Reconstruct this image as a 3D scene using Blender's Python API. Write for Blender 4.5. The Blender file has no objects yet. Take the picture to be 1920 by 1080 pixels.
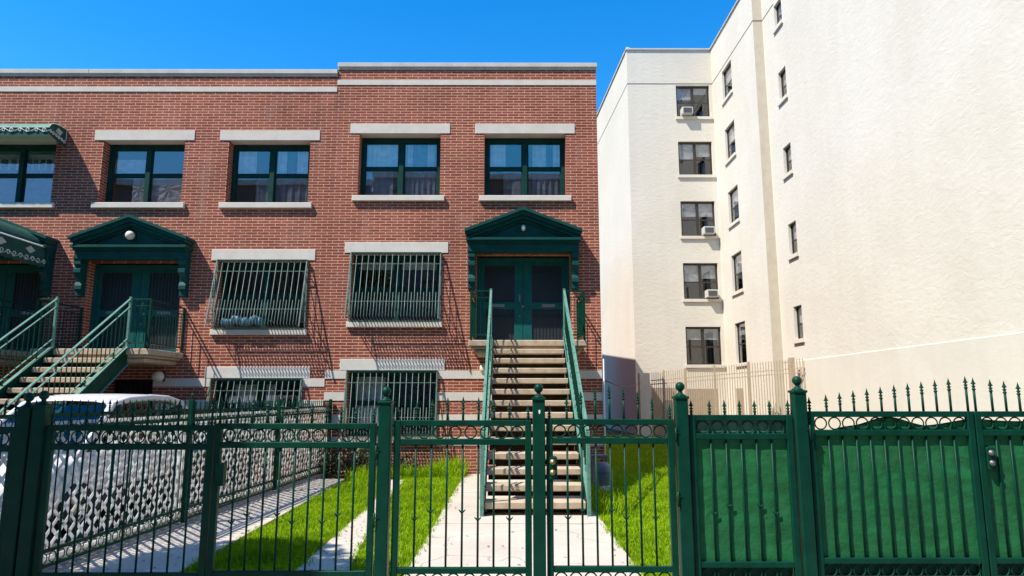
import bpy, math, random
import numpy as np
from mathutils import Vector, Matrix

random.seed(7)
rng = np.random.default_rng(7)
scene = bpy.context.scene
COL = scene.collection

# ------------------------------------------------------------------ camera
cam_d = bpy.data.cameras.new("camera")
cam = bpy.data.objects.new("camera", cam_d)
COL.objects.link(cam)
cam_d.sensor_width = 36.0
cam_d.lens = 24.0
cam_d.clip_start = 0.05
cam_d.clip_end = 3000
cam.location = (0, 0, 1.62)
cam.rotation_euler = (math.radians(90 + 9.099), 0, math.radians(-0.1326))
scene.camera = cam

# ------------------------------------------------------------------ sky, sun, exposure
SUN_L = Vector((1.62, 1.0, -2.7))                 # the way the light travels
elev = math.atan2(2.7, math.hypot(1.62, 1.0))
world = bpy.data.worlds.new("World")
scene.world = world
world.use_nodes = True
wn = world.node_tree.nodes
wl = world.node_tree.links
wn.clear()
wo = wn.new("ShaderNodeOutputWorld")
bg = wn.new("ShaderNodeBackground")
sky = wn.new("ShaderNodeTexSky")
sky.sky_type = 'NISHITA'
sky.sun_disc = False
sky.sun_elevation = elev
sky.sun_rotation = math.atan2(-1.62, -1.0)
sky.altitude = 50
sky.air_density = 1.0
sky.dust_density = 0.0
sky.ozone_density = 4.0
hs = wn.new("ShaderNodeHueSaturation")
hs.inputs["Saturation"].default_value = 1.38
hs.inputs["Value"].default_value = 1.07
bg.inputs["Strength"].default_value = 0.15
wl.new(sky.outputs[0], hs.inputs["Color"])
cap = wn.new("ShaderNodeMix")                   # keep the glare round the sun out of the sky; the sun lamp carries it
cap.data_type = 'RGBA'; cap.blend_type = 'DARKEN'
cap.inputs[0].default_value = 1.0
cap.inputs[7].default_value = (0.7, 1.9, 4.0, 1.0)
wl.new(hs.outputs[0], cap.inputs[6])
wl.new(cap.outputs[2], bg.inputs["Color"])
wl.new(bg.outputs[0], wo.inputs["Surface"])

sun_d = bpy.data.lights.new("sun", 'SUN')
sun_d.energy = 4.6
sun_d.angle = math.radians(0.5)
sun_d.color = (1.0, 0.93, 0.82)
sun = bpy.data.objects.new("sun", sun_d)
COL.objects.link(sun)
sun.location = (-15, -10, 26)
sun.rotation_euler = SUN_L.to_track_quat('-Z', 'Y').to_euler()

scene.view_settings.view_transform = 'Standard'
scene.view_settings.look = 'None'
scene.view_settings.exposure = 0.80
scene.view_settings.gamma = 1.0

# ------------------------------------------------------------------ materials
def new_mat(name):
    m = bpy.data.materials.new(name)
    m.use_nodes = True
    nt = m.node_tree
    b = nt.nodes["Principled BSDF"]
    return m, nt.nodes, nt.links, b

def rgb(c):
    return (c[0], c[1], c[2], 1.0)

def noise(N, L, vec, scale, detail=4, rough=0.6):
    n = N.new("ShaderNodeTexNoise")
    n.inputs["Scale"].default_value = scale
    n.inputs["Detail"].default_value = detail
    n.inputs["Roughness"].default_value = rough
    if vec is not None:
        L.new(vec, n.inputs["Vector"])
    return n.outputs["Fac"]

def ramp(N, L, fac, stops):
    r = N.new("ShaderNodeValToRGB")
    el = r.color_ramp.elements
    while len(el) > 1:
        el.remove(el[-1])
    el[0].position, el[0].color = stops[0][0], rgb(stops[0][1])
    for p, c in stops[1:]:
        e = el.new(p)
        e.color = rgb(c)
    L.new(fac, r.inputs["Fac"])
    return r.outputs["Color"]

def mix(N, L, kind, fac, a, b):
    x = N.new("ShaderNodeMix")
    x.data_type = 'RGBA'
    x.blend_type = kind
    if isinstance(fac, float):
        x.inputs[0].default_value = fac
    else:
        L.new(fac, x.inputs[0])
    for s, v in ((6, a), (7, b)):
        if isinstance(v, tuple):
            x.inputs[s].default_value = rgb(v)
        else:
            L.new(v, x.inputs[s])
    return x.outputs[2]

def bump(N, L, height, strength, dist, normal=None):
    b = N.new("ShaderNodeBump")
    b.inputs["Strength"].default_value = strength
    b.inputs["Distance"].default_value = dist
    L.new(height, b.inputs["Height"])
    if normal is not None:
        L.new(normal, b.inputs["Normal"])
    return b.outputs["Normal"]

def pos(N):
    return N.new("ShaderNodeNewGeometry").outputs["Position"]

def mapped(N, L, vec, scale):
    m = N.new("ShaderNodeMapping")
    m.inputs["Scale"].default_value = scale
    L.new(vec, m.inputs["Vector"])
    return m.outputs["Vector"]

def mottled(name, c1, c2, scale=6.0, rough=0.7, bmp=0.0, bscale=60.0, spec=0.5, metal=0.0, c3=None):
    m, N, L, b = new_mat(name)
    p = pos(N)
    stops = [(0.3, c1), (0.7, c2)] if c3 is None else [(0.25, c1), (0.5, c2), (0.78, c3)]
    L.new(ramp(N, L, noise(N, L, p, scale, 6), stops), b.inputs["Base Color"])
    b.inputs["Roughness"].default_value = rough
    b.inputs["Specular IOR Level"].default_value = spec
    b.inputs["Metallic"].default_value = metal
    if bmp:
        L.new(bump(N, L, noise(N, L, p, bscale, 5), bmp, 0.004), b.inputs["Normal"])
    return m

def brick_mat():
    m, N, L, b = new_mat("red_brick")
    p = pos(N)
    s = N.new("ShaderNodeSeparateXYZ"); L.new(p, s.inputs[0])
    ad = N.new("ShaderNodeMath"); ad.operation = 'ADD'
    L.new(s.outputs[0], ad.inputs[0]); L.new(s.outputs[1], ad.inputs[1])
    wob = noise(N, L, p, 9.0, 2)
    w1 = N.new("ShaderNodeMath"); w1.operation = 'MULTIPLY_ADD'
    L.new(wob, w1.inputs[0]); w1.inputs[1].default_value = 0.012; L.new(s.outputs[2], w1.inputs[2])
    c = N.new("ShaderNodeCombineXYZ")
    L.new(ad.outputs[0], c.inputs[0]); L.new(w1.outputs[0], c.inputs[1])
    br = N.new("ShaderNodeTexBrick")
    br.offset = 0.5
    br.inputs["Scale"].default_value = 1.0
    br.inputs["Brick Width"].default_value = 0.262
    br.inputs["Row Height"].default_value = 0.0655
    br.inputs["Mortar Size"].default_value = 0.0068
    br.inputs["Mortar Smooth"].default_value = 0.25
    br.inputs["Bias"].default_value = 0.0
    br.inputs["Color1"].default_value = rgb((0.215, 0.056, 0.036))
    br.inputs["Color2"].default_value = rgb((0.315, 0.095, 0.058))
    br.inputs["Mortar"].default_value = rgb((0.70, 0.44, 0.33))
    L.new(c.outputs[0], br.inputs["Vector"])
    big = ramp(N, L, noise(N, L, p, 0.55, 5), [(0.3, (0.80, 0.78, 0.76)), (0.7, (1.14, 1.12, 1.1))])
    col = mix(N, L, 'MULTIPLY', 1.0, br.outputs["Color"], big)
    fine = ramp(N, L, noise(N, L, p, 45, 4), [(0.25, (0.72, 0.7, 0.7)), (0.75, (1.22, 1.22, 1.22))])
    col = mix(N, L, 'MULTIPLY', 0.8, col, fine)
    eff = noise(N, L, mapped(N, L, p, (1.3, 1.3, 0.5)), 1.7, 6)
    e2 = ramp(N, L, eff, [(0.56, (0, 0, 0)), (0.75, (0.22, 0.22, 0.22))])
    bw = N.new("ShaderNodeRGBToBW"); L.new(e2, bw.inputs[0])
    col = mix(N, L, 'MIX', bw.outputs[0], col, (0.50, 0.33, 0.27))
    run = ramp(N, L, noise(N, L, mapped(N, L, p, (3.0, 3.0, 0.16)), 1.5, 6), [(0.3, (0.80, 0.78, 0.77)), (0.52, (1, 1, 1)), (0.72, (1.10, 1.09, 1.08))])
    col = mix(N, L, 'MULTIPLY', 0.6, col, run)
    L.new(col, b.inputs["Base Color"])
    b.inputs["Roughness"].default_value = 0.88
    b.inputs["Specular IOR Level"].default_value = 0.2
    inv = N.new("ShaderNodeMath"); inv.operation = 'SUBTRACT'
    inv.inputs[0].default_value = 1.0; L.new(br.outputs["Fac"], inv.inputs[1])
    n1 = bump(N, L, inv.outputs[0], 0.55, 0.006)
    n2 = bump(N, L, noise(N, L, p, 70, 5), 0.35, 0.004, n1)
    L.new(n2, b.inputs["Normal"])
    return m

def stucco_mat(name, col1, col2, strength):
    m, N, L, b = new_mat(name)
    p = pos(N)
    big = ramp(N, L, noise(N, L, p, 0.35, 6), [(0.3, col1), (0.7, col2)])
    streak = noise(N, L, mapped(N, L, p, (2.5, 2.5, 0.12)), 1.2, 5)
    st = ramp(N, L, streak, [(0.3, (0.965, 0.96, 0.945)), (0.6, (1, 1, 1))])
    base = mix(N, L, 'MULTIPLY', 0.8, big, st)
    pa = ramp(N, L, noise(N, L, mapped(N, L, p, (.6, .6, .8)), 0.5, 2, 0.3), [(0.47, (1, 1, 1)), (0.50, (0.968, 0.962, 0.95))])
    L.new(mix(N, L, 'MULTIPLY', 0.7, base, pa), b.inputs["Base Color"])
    b.inputs["Roughness"].default_value = 0.9
    b.inputs["Specular IOR Level"].default_value = 0.15
    warp = N.new("ShaderNodeTexNoise"); warp.inputs["Scale"].default_value = 1.6
    L.new(p, warp.inputs["Vector"])
    mixv = mix(N, L, 'ADD', 0.5, p, warp.outputs["Color"])
    t = noise(N, L, mapped(N, L, mixv, (1.0, 1.0, 1.9)), 4.2, 5, 0.55)
    n1 = bump(N, L, t, strength, 0.05)
    n2 = bump(N, L, noise(N, L, p, 40, 3), 0.25, 0.01, n1)
    L.new(n2, b.inputs["Normal"])
    return m

def glass_mat(name, tint, refl, rough=0.0):
    m, N, L, b = new_mat(name)
    N.remove(b)
    out = N["Material Output"]
    tr = N.new("ShaderNodeBsdfTransparent"); tr.inputs[0].default_value = rgb(tint)
    gl = N.new("ShaderNodeBsdfGlossy"); gl.inputs["Roughness"].default_value = rough
    gl.inputs["Color"].default_value = rgb((1, 1, 1))
    lw = N.new("ShaderNodeLayerWeight")            # facing ratio: the same from both sides of a pane
    pw = N.new("ShaderNodeMath"); pw.operation = 'POWER'; pw.inputs[1].default_value = 4.0
    L.new(lw.outputs["Facing"], pw.inputs[0])
    p = pos(N)
    L.new(bump(N, L, noise(N, L, p, 1.6, 1), 0.03, 0.02), gl.inputs["Normal"])
    ad = N.new("ShaderNodeMath"); ad.operation = 'ADD'; ad.use_clamp = True
    ad.inputs[1].default_value = refl + 0.04
    L.new(pw.outputs[0], ad.inputs[0])
    mx = N.new("ShaderNodeMixShader")
    L.new(ad.outputs[0], mx.inputs[0]); L.new(tr.outputs[0], mx.inputs[1]); L.new(gl.outputs[0], mx.inputs[2])
    L.new(mx.outputs[0], out.inputs["Surface"])
    return m

def cloth_mat(name, c, trans=0.3, bmp=0.0):
    m, N, L, b = new_mat(name)
    p = pos(N)
    n = noise(N, L, mapped(N, L, p, (1, 1, 2.2)), 3.5, 6)
    hi = tuple(min(1, x * 1.35) for x in c); lo = tuple(x * 0.72 for x in c)
    col = ramp(N, L, n, [(0.3, lo), (0.7, hi)])
    L.new(col, b.inputs["Base Color"])
    b.inputs["Roughness"].default_value = 0.8
    if bmp:
        L.new(bump(N, L, noise(N, L, p, 9, 6), bmp, 0.02), b.inputs["Normal"])
    if trans:
        tl = N.new("ShaderNodeBsdfTranslucent"); L.new(col, tl.inputs["Color"])
        mx = N.new("ShaderNodeMixShader"); mx.inputs[0].default_value = trans
        L.new(b.outputs[0], mx.inputs[1]); L.new(tl.outputs[0], mx.inputs[2])
        L.new(mx.outputs[0], N["Material Output"].inputs["Surface"])
    return m

def grass_mat():
    m, N, L, b = new_mat("grass_blade")
    p = pos(N)
    col = ramp(N, L, noise(N, L, p, 14, 3), [(0.25, (0.15, 0.30, 0.003)), (0.5, (0.28, 0.46, 0.005)), (0.8, (0.46, 0.58, 0.03))])
    pt = ramp(N, L, noise(N, L, p, 1.3, 5), [(0.32, (0.52, 0.60, 0.8)), (0.55, (1, 1, 1)), (0.75, (1.08, 1.0, 1.2))])
    col = mix(N, L, 'MULTIPLY', 0.9, col, pt)
    L.new(col, b.inputs["Base Color"])
    b.inputs["Roughness"].default_value = 0.6
    b.inputs["Specular IOR Level"].default_value = 0.1
    tl = N.new("ShaderNodeBsdfTranslucent"); L.new(col, tl.inputs["Color"])
    mx = N.new("ShaderNodeMixShader"); mx.inputs[0].default_value = 0.35
    L.new(b.outputs[0], mx.inputs[1]); L.new(tl.outputs[0], mx.inputs[2])
    L.new(mx.outputs[0], N["Material Output"].inputs["Surface"])
    return m

def concrete_mat(name, c1, c2):
    m, N, L, b = new_mat(name)
    p = pos(N)
    col = ramp(N, L, noise(N, L, p, 1.1, 7, 0.65), [(0.3, c1), (0.7, c2)])
    sp = ramp(N, L, noise(N, L, p, 90, 2), [(0.3, (0.78, 0.77, 0.75)), (0.6, (1.05, 1.05, 1.05))])
    col = mix(N, L, 'MULTIPLY', 0.7, col, sp)
    v = N.new("ShaderNodeTexVoronoi"); v.feature = 'DISTANCE_TO_EDGE'; v.inputs["Scale"].default_value = 0.55
    wv = N.new("ShaderNodeTexNoise"); wv.inputs["Scale"].default_value = 2.2; L.new(p, wv.inputs["Vector"])
    L.new(mix(N, L, 'ADD', 0.45, p, wv.outputs["Color"]), v.inputs["Vector"])
    cr = ramp(N, L, v.outputs["Distance"], [(0.0, (0.45, 0.43, 0.41)), (0.006, (1, 1, 1))])
    L.new(mix(N, L, 'MULTIPLY', 0.75, col, cr), b.inputs["Base Color"])
    b.inputs["Roughness"].default_value = 0.92
    b.inputs["Specular IOR Level"].default_value = 0.2
    L.new(bump(N, L, noise(N, L, p, 120, 4), 0.35, 0.004), b.inputs["Normal"])
    return m

M = {}
M['brick'] = brick_mat()
M['stone'] = mottled("pale_limestone", (0.575, 0.525, 0.465), (0.67, 0.62, 0.555), 3, 0.85, 0.25, 70, 0.2)
M['coping'] = mottled("weathered_coping", (0.47, 0.44, 0.40), (0.60, 0.57, 0.52), 3, 0.85, 0.2, 40, 0.2)
M['stucco'] = stucco_mat("cream_stucco", (0.655, 0.612, 0.53), (0.705, 0.662, 0.578), 0.22)
M['render'] = stucco_mat("smooth_cream_render", (0.648, 0.604, 0.523), (0.698, 0.654, 0.57), 0.08)
M['painted_brick'] = mottled("front_shade_painted_brick", (0.50, 0.44, 0.355), (0.57, 0.51, 0.42), 4, 0.9, 0.5, 14, 0.15)  # brick texture is its own; tan tone stands in for the weaker front light
M['green'] = mottled("dark_green_gloss_paint", (0.001, 0.030, 0.018), (0.003, 0.050, 0.030), 7, 0.42, 0.12, 55, 0.13)
M['sunlit_green'] = mottled("worn_sunlit_green", (0.025, 0.115, 0.082), (0.11, 0.24, 0.19), 9, 0.45, 0.15, 60, 0.35, c3=(0.045, 0.155, 0.115))  # worn green, lightened to paint in the sun on rails and flanges
M['door_green'] = mottled("door_green_paint", (0.003, 0.068, 0.062), (0.006, 0.098, 0.090), 4, 0.5, 0.1, 40, 0.2)
M['pedi'] = mottled("carved_wood_green_paint", (0.002, 0.048, 0.042), (0.005, 0.070, 0.062), 4, 0.55, 0.15, 40, 0.2)
M['frame_green'] = mottled("window_frame_green", (0.004, 0.034, 0.028), (0.009, 0.055, 0.045), 5, 0.5, 0, 40, 0.15)
M['brown'] = mottled("dark_bronze_window_frame", (0.026, 0.020, 0.016), (0.042, 0.033, 0.027), 6, 0.5)
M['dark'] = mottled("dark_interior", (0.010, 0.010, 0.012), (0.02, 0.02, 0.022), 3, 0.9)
M['dark_panel'] = mottled("dark_screen_mesh", (0.010, 0.012, 0.018), (0.018, 0.020, 0.030), 30, 0.6)
M['steel'] = mottled("grille_steel_pale_green", (0.075, 0.135, 0.11), (0.15, 0.22, 0.185), 12, 0.45, 0.0, 40, 0.5)
M['riser_shade'] = mottled("dark_riser_shade", (0.030, 0.018, 0.012), (0.065, 0.040, 0.026), 8, 0.85)  # dark brown painted for the shade between open treads
M['tread'] = mottled("weathered_concrete_tread", (0.30, 0.225, 0.15), (0.44, 0.35, 0.25), 7, 0.9, 0.35, 60, 0.2, c3=(0.50, 0.42, 0.32))
M['concrete'] = concrete_mat("pale_path_concrete", (0.44, 0.39, 0.335), (0.54, 0.485, 0.42))
M['concrete2'] = concrete_mat("grey_yard_concrete", (0.25, 0.235, 0.22), (0.36, 0.34, 0.315))
M['asphalt'] = mottled("asphalt", (0.04, 0.04, 0.042), (0.065, 0.063, 0.06), 8, 0.9, 0.4, 90, 0.3)
M['soil'] = mottled("soil_under_grass", (0.075, 0.082, 0.022), (0.12, 0.105, 0.045), 6, 0.95, 0.5, 40, 0.1)
M['grass'] = grass_mat()
M['glass'] = glass_mat("window_glass", (0.92, 0.94, 0.95), 0.13)
M['glass_dark'] = glass_mat("tinted_window_glass", (0.86, 0.87, 0.88), 0.03)
M['car_glass'] = glass_mat("car_glass", (0.30, 0.36, 0.36), 0.0)
M['curtain'] = cloth_mat("white_net_curtain", (0.88, 0.89, 0.90), 0.12)
M['drape'] = cloth_mat("blue_grey_drape", (0.17, 0.19, 0.235), 0.05)
M['blind'] = cloth_mat("pale_roller_blind", (0.70, 0.70, 0.68), 0.1)
M['plastic_film'] = cloth_mat("crinkled_plastic_film", (0.50, 0.49, 0.50), 0.2, 0.9)
M['sheet'] = cloth_mat("green_privacy_sheet", (0.003, 0.114, 0.032), 0.08, 0.6)
_m = M['sheet']; _N = _m.node_tree.nodes; _L = _m.node_tree.links; _b = _N["Principled BSDF"]
_p = pos(_N)
_c = _b.inputs["Base Color"].links[0].from_socket
_sm = noise(_N, _L, mapped(_N, _L, _p, (2.0, 2.0, 9.0)), 3.0, 7, 0.7)
_c2 = mix(_N, _L, 'MULTIPLY', 0.9, _c, ramp(_N, _L, _sm, [(0.3, (0.62, 0.70, 0.72)), (0.5, (1, 1, 1)), (0.72, (1.5, 1.15, 1.2))]))
_du = ramp(_N, _L, noise(_N, _L, _p, 5.5, 7, 0.7), [(0.55, (0, 0, 0)), (0.8, (0.09, 0.09, 0.09))])
_bw = _N.new("ShaderNodeRGBToBW"); _L.new(_du, _bw.inputs[0])
_L.new(mix(_N, _L, 'MIX', _bw.outputs[0], _c2, (0.16, 0.24, 0.19)), _b.inputs["Base Color"])
M['sheet_net'] = cloth_mat("pale_green_netting", (0.09, 0.20, 0.13), 0.3, 0.2)
M['hem'] = mottled("black_hem", (0.012, 0.012, 0.012), (0.03, 0.028, 0.026), 20, 0.7)
M['white_paint'] = mottled("white_paint", (0.70, 0.70, 0.68), (0.82, 0.82, 0.80), 8, 0.5)
M['lattice'] = cloth_mat("white_plastic_lattice", (0.90, 0.86, 0.79), 0.5)
M['globe'] = mottled("milky_globe_glass", (0.62, 0.58, 0.48), (0.72, 0.68, 0.58), 6, 0.25)
M['brass'] = mottled("worn_brass", (0.30, 0.22, 0.10), (0.44, 0.34, 0.17), 30, 0.5, 0, 40, 0.5, 0.8)
M['lockgrey'] = mottled("dull_steel", (0.18, 0.18, 0.17), (0.28, 0.27, 0.26), 30, 0.5, 0, 40, 0.5, 0.7)
M['beige_metal'] = mottled("beige_painted_metal", (0.36, 0.28, 0.19), (0.48, 0.385, 0.28), 9, 0.6)
M['tan'] = mottled("tan_wall_shade", (0.30, 0.235, 0.17), (0.36, 0.285, 0.21), 5, 0.7)  # tan tone painted for shade on the block's basement wall
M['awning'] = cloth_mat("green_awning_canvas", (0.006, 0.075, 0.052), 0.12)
M['awning_light'] = cloth_mat("pale_green_awning", (0.085, 0.22, 0.165), 0.1)  # paler green for the awning's top
M['scroll'] = mottled("white_scroll_trim", (0.58, 0.60, 0.58), (0.74, 0.75, 0.72), 14, 0.6)
M['diamond'] = mottled("pale_diamond_patch", (0.38, 0.41, 0.37), (0.46, 0.49, 0.44), 10, 0.7)
M['car'] = mottled("silver_white_car_paint", (0.62, 0.61, 0.62), (0.66, 0.65, 0.66), 2, 0.22, 0, 40, 0.6)
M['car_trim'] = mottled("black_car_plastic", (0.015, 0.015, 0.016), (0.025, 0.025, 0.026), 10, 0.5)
M['rubber'] = mottled("tyre_rubber", (0.02, 0.02, 0.02), (0.03, 0.03, 0.03), 10, 0.85)
M['rim'] = mottled("alloy_rim", (0.45, 0.45, 0.46), (0.55, 0.55, 0.56), 10, 0.3, 0, 40, 0.5, 0.9)
M['lamp_red'] = mottled("red_tail_lens", (0.35, 0.01, 0.01), (0.42, 0.02, 0.02), 10, 0.2)
M['ac'] = mottled("white_ac_casing", (0.52, 0.51, 0.48), (0.60, 0.585, 0.55), 8, 0.5)
M['ac_grille'] = mottled("grey_ac_grille", (0.10, 0.105, 0.11), (0.16, 0.165, 0.17), 40, 0.6)
M['leaf_dark'] = mottled("dark_shrub_leaf", (0.012, 0.030, 0.010), (0.05, 0.085, 0.022), 12, 0.5)
M['leaf_tree'] = mottled("street_tree_leaf", (0.04, 0.09, 0.02), (0.08, 0.14, 0.03), 6, 0.55)
M['bark'] = mottled("bark", (0.10, 0.08, 0.06), (0.17, 0.14, 0.11), 12, 0.95, 0.6, 30, 0.1)
M['grey_plastic'] = mottled("faded_grey_plastic", (0.13, 0.13, 0.14), (0.19, 0.19, 0.195), 5, 0.6)
M['paper'] = mottled("crumpled_paper", (0.60, 0.52, 0.50), (0.78, 0.72, 0.70), 20, 0.8)
M['opp1'] = mottled("brown_brick_across_street", (0.14, 0.085, 0.065), (0.19, 0.12, 0.09), 1.5, 0.9)
M['opp2'] = mottled("grey_render_across_street", (0.20, 0.195, 0.19), (0.27, 0.26, 0.255), 1.5, 0.9)
M['wire'] = mottled("black_cable", (0.02, 0.02, 0.02), (0.03, 0.03, 0.03), 10, 0.6)

# ------------------------------------------------------------------ mesh helpers
class MB:
    def __init__(self):
        self.v = []; self.f = []; self.sm = []
    def add(self, vs, fs, smooth=False):
        o = len(self.v)
        self.v += [tuple(p) for p in vs]
        self.f += [tuple(i + o for i in q) for q in fs]
        self.sm += [smooth] * len(fs)
        return self
    def box(self, x0, x1, y0, y1, z0, z1):
        if x0 > x1: x0, x1 = x1, x0
        if y0 > y1: y0, y1 = y1, y0
        if z0 > z1: z0, z1 = z1, z0
        v = [(x0, y0, z0), (x1, y0, z0), (x1, y1, z0), (x0, y1, z0), (x0, y0, z1), (x1, y0, z1), (x1, y1, z1), (x0, y1, z1)]
        return self.add(v, [(0, 3, 2, 1), (4, 5, 6, 7), (0, 1, 5, 4), (1, 2, 6, 5), (2, 3, 7, 6), (3, 0, 4, 7)])
    def cbox(self, x0, x1, y0, y1, z0, z1, c=0.004):
        """box with chamfered edges"""
        if x0 > x1: x0, x1 = x1, x0
        if y0 > y1: y0, y1 = y1, y0
        if z0 > z1: z0, z1 = z1, z0
        c = min(c, (x1 - x0) * .45, (y1 - y0) * .45, (z1 - z0) * .45)
        X = (x0, x1); Y = (y0, y1); Z = (z0, z1)
        v = []; idx = {}
        for i in (0, 1):
            for j in (0, 1):
                for k in (0, 1):
                    sx = c if i == 0 else -c; sy = c if j == 0 else -c; sz = c if k == 0 else -c
                    idx[i, j, k, 'x'] = len(v); v.append((X[i], Y[j] + sy, Z[k] + sz))
                    idx[i, j, k, 'y'] = len(v); v.append((X[i] + sx, Y[j], Z[k] + sz))
                    idx[i, j, k, 'z'] = len(v); v.append((X[i] + sx, Y[j] + sy, Z[k]))
        f = []
        I = idx
        f.append((I[0,0,0,'x'], I[0,0,1,'x'], I[0,1,1,'x'], I[0,1,0,'x']))
        f.append((I[1,0,0,'x'], I[1,1,0,'x'], I[1,1,1,'x'], I[1,0,1,'x']))
        f.append((I[0,0,0,'y'], I[1,0,0,'y'], I[1,0,1,'y'], I[0,0,1,'y']))
        f.append((I[0,1,0,'y'], I[0,1,1,'y'], I[1,1,1,'y'], I[1,1,0,'y']))
        f.append((I[0,0,0,'z'], I[0,1,0,'z'], I[1,1,0,'z'], I[1,0,0,'z']))
        f.append((I[0,0,1,'z'], I[1,0,1,'z'], I[1,1,1,'z'], I[0,1,1,'z']))
        for i in (0, 1):
            for j in (0, 1):
                f.append((I[i,j,0,'x'], I[i,j,1,'x'], I[i,j,1,'y'], I[i,j,0,'y']))
        for i in (0, 1):
            for k in (0, 1):
                f.append((I[i,0,k,'x'], I[i,1,k,'x'], I[i,1,k,'z'], I[i,0,k,'z']))
        for j in (0, 1):
            for k in (0, 1):
                f.append((I[0,j,k,'y'], I[1,j,k,'y'], I[1,j,k,'z'], I[0,j,k,'z']))
        for i in (0, 1):
            for j in (0, 1):
                for k in (0, 1):
                    f.append((I[i,j,k,'x'], I[i,j,k,'y'], I[i,j,k,'z']))
        return self.add(v, f)
    def tube(self, pts, r, seg=8, closed=False, caps=True, smooth=True):
        pts = [Vector(p) for p in pts]
        n = len(pts)
        rs = r if isinstance(r, (list, tuple)) else [r] * n
        rings = []
        up = None
        for i in range(n):
            if closed:
                d = pts[(i + 1) % n] - pts[i - 1]
            else:
                d = pts[min(i + 1, n - 1)] - pts[max(i - 1, 0)]
            d.normalize()
            if up is None:
                ref = Vector((0, 0, 1)) if abs(d.z) < 0.9 else Vector((0, 1, 0))
                a = d.cross(ref).normalized()
            else:
                a = (up - d * up.dot(d))
                a = a.normalized() if a.length > 1e-6 else d.orthogonal().normalized()
            up = a
            b = d.cross(a)
            rings.append([pts[i] + (a * math.cos(2 * math.pi * k / seg) + b * math.sin(2 * math.pi * k / seg)) * rs[i] for k in range(seg)])
        v = [p for ring in rings for p in ring]
        f = []
        for i in range(n if closed else n - 1):
            j = (i + 1) % n
            for k in range(seg):
                k2 = (k + 1) % seg
                f.append((i * seg + k, i * seg + k2, j * seg + k2, j * seg + k))
        if caps and not closed:
            f.append(tuple(range(seg))[::-1]); f.append(tuple((n - 1) * seg + k for k in range(seg)))
        return self.add(v, f, smooth)
    def bar(self, p, q, w, h, ref=(0, 0, 1)):
        """rectangular bar from p to q; w across, h along ref"""
        p = Vector(p); q = Vector(q); d = (q - p).normalized()
        r = Vector(ref); a = d.cross(r).normalized(); b = a.cross(d).normalized()
        v = []
        for o in (p, q):
            for s, t in ((-1, -1), (1, -1), (1, 1), (-1, 1)):
                v.append(o + a * (s * w / 2) + b * (t * h / 2))
        return self.add(v, [(0, 3, 2, 1), (4, 5, 6, 7), (0, 1, 5, 4), (1, 2, 6, 5), (2, 3, 7, 6), (3, 0, 4, 7)])
    def lathe(self, cx, cy, prof, seg=12, smooth=True):
        """prof: list of (r, z) bottom to top"""
        v = []; f = []
        for r, z in prof:
            for k in range(seg):
                a = 2 * math.pi * k / seg
                v.append((cx + r * math.cos(a), cy + r * math.sin(a), z))
        for i in range(len(prof) - 1):
            for k in range(seg):
                k2 = (k + 1) % seg
                f.append((i * seg + k, i * seg + k2, (i + 1) * seg + k2, (i + 1) * seg + k))
        f.append(tuple(range(seg))[::-1]); f.append(tuple((len(prof) - 1) * seg + k for k in range(seg)))
        return self.add(v, f, smooth)
    def ball(self, c, r, seg=16, rings=10, sq=(1, 1, 1)):
        v = []; f = []
        for i in range(rings + 1):
            t = math.pi * i / rings
            for k in range(seg):
                a = 2 * math.pi * k / seg
                v.append((c[0] + sq[0] * r * math.sin(t) * math.cos(a), c[1] + sq[1] * r * math.sin(t) * math.sin(a), c[2] - sq[2] * r * math.cos(t)))
        for i in range(rings):
            for k in range(seg):
                k2 = (k + 1) % seg
                f.append((i * seg + k, i * seg + k2, (i + 1) * seg + k2, (i + 1) * seg + k))
        return self.add(v, f, True)
    def prism_y(self, poly, y0, y1):
        """poly in x,z, extruded along y"""
        n = len(poly)
        v = [(x, y0, z) for x, z in poly] + [(x, y1, z) for x, z in poly]
        f = [tuple(range(n)), tuple(range(n, 2 * n))[::-1]]
        for i in range(n):
            j = (i + 1) % n
            f.append((i, i + n, j + n, j))
        return self.add(v, f)
    def prism_x(self, poly, x0, x1, smooth=False):
        """poly in y,z, extruded along x"""
        n = len(poly)
        v = [(x0, y, z) for y, z in poly] + [(x1, y, z) for y, z in poly]
        f = [tuple(range(n)), tuple(range(n, 2 * n))[::-1]]
        for i in range(n):
            j = (i + 1) % n
            f.append((i, i + n, j + n, j))
        return self.add(v, f, smooth)
    def prism_z(self, poly, z0, z1):
        n = len(poly)
        v = [(x, y, z0) for x, y in poly] + [(x, y, z1) for x, y in poly]
        f = [tuple(range(n))[::-1], tuple(range(n, 2 * n))]
        for i in range(n):
            j = (i + 1) % n
            f.append((i, j, j + n, i + n))
        return self.add(v, f)
    def ring_xz(self, cx, y, cz, R, r, seg=20, s2=6, wy=None):
        pts = [(cx + R * math.cos(2 * math.pi * k / seg), y, cz + R * math.sin(2 * math.pi * k / seg)) for k in range(seg)]
        return self.tube(pts, r, s2, closed=True)
    def mesh(self, name, mat):
        me = bpy.data.meshes.new(name)
        me.from_pydata(self.v, [], self.f)
        me.polygons.foreach_set("use_smooth", self.sm)
        me.materials.append(mat)
        me.validate(); me.update()
        import bmesh
        bm = bmesh.new(); bm.from_mesh(me)
        bmesh.ops.recalc_face_normals(bm, faces=bm.faces)
        bm.to_mesh(me); bm.free()
        return me

def link(name, me, parent=None, loc=(0, 0, 0), rot=None):
    o = bpy.data.objects.new(name, me)
    COL.objects.link(o)
    o.location = loc
    if rot: o.rotation_euler = rot
    if parent: o.parent = parent
    return o

def part(name, mb, mat, parent, label=None):
    o = link(name, mb.mesh(name, M[mat]), parent)
    if label: o['label'] = label
    return o

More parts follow.
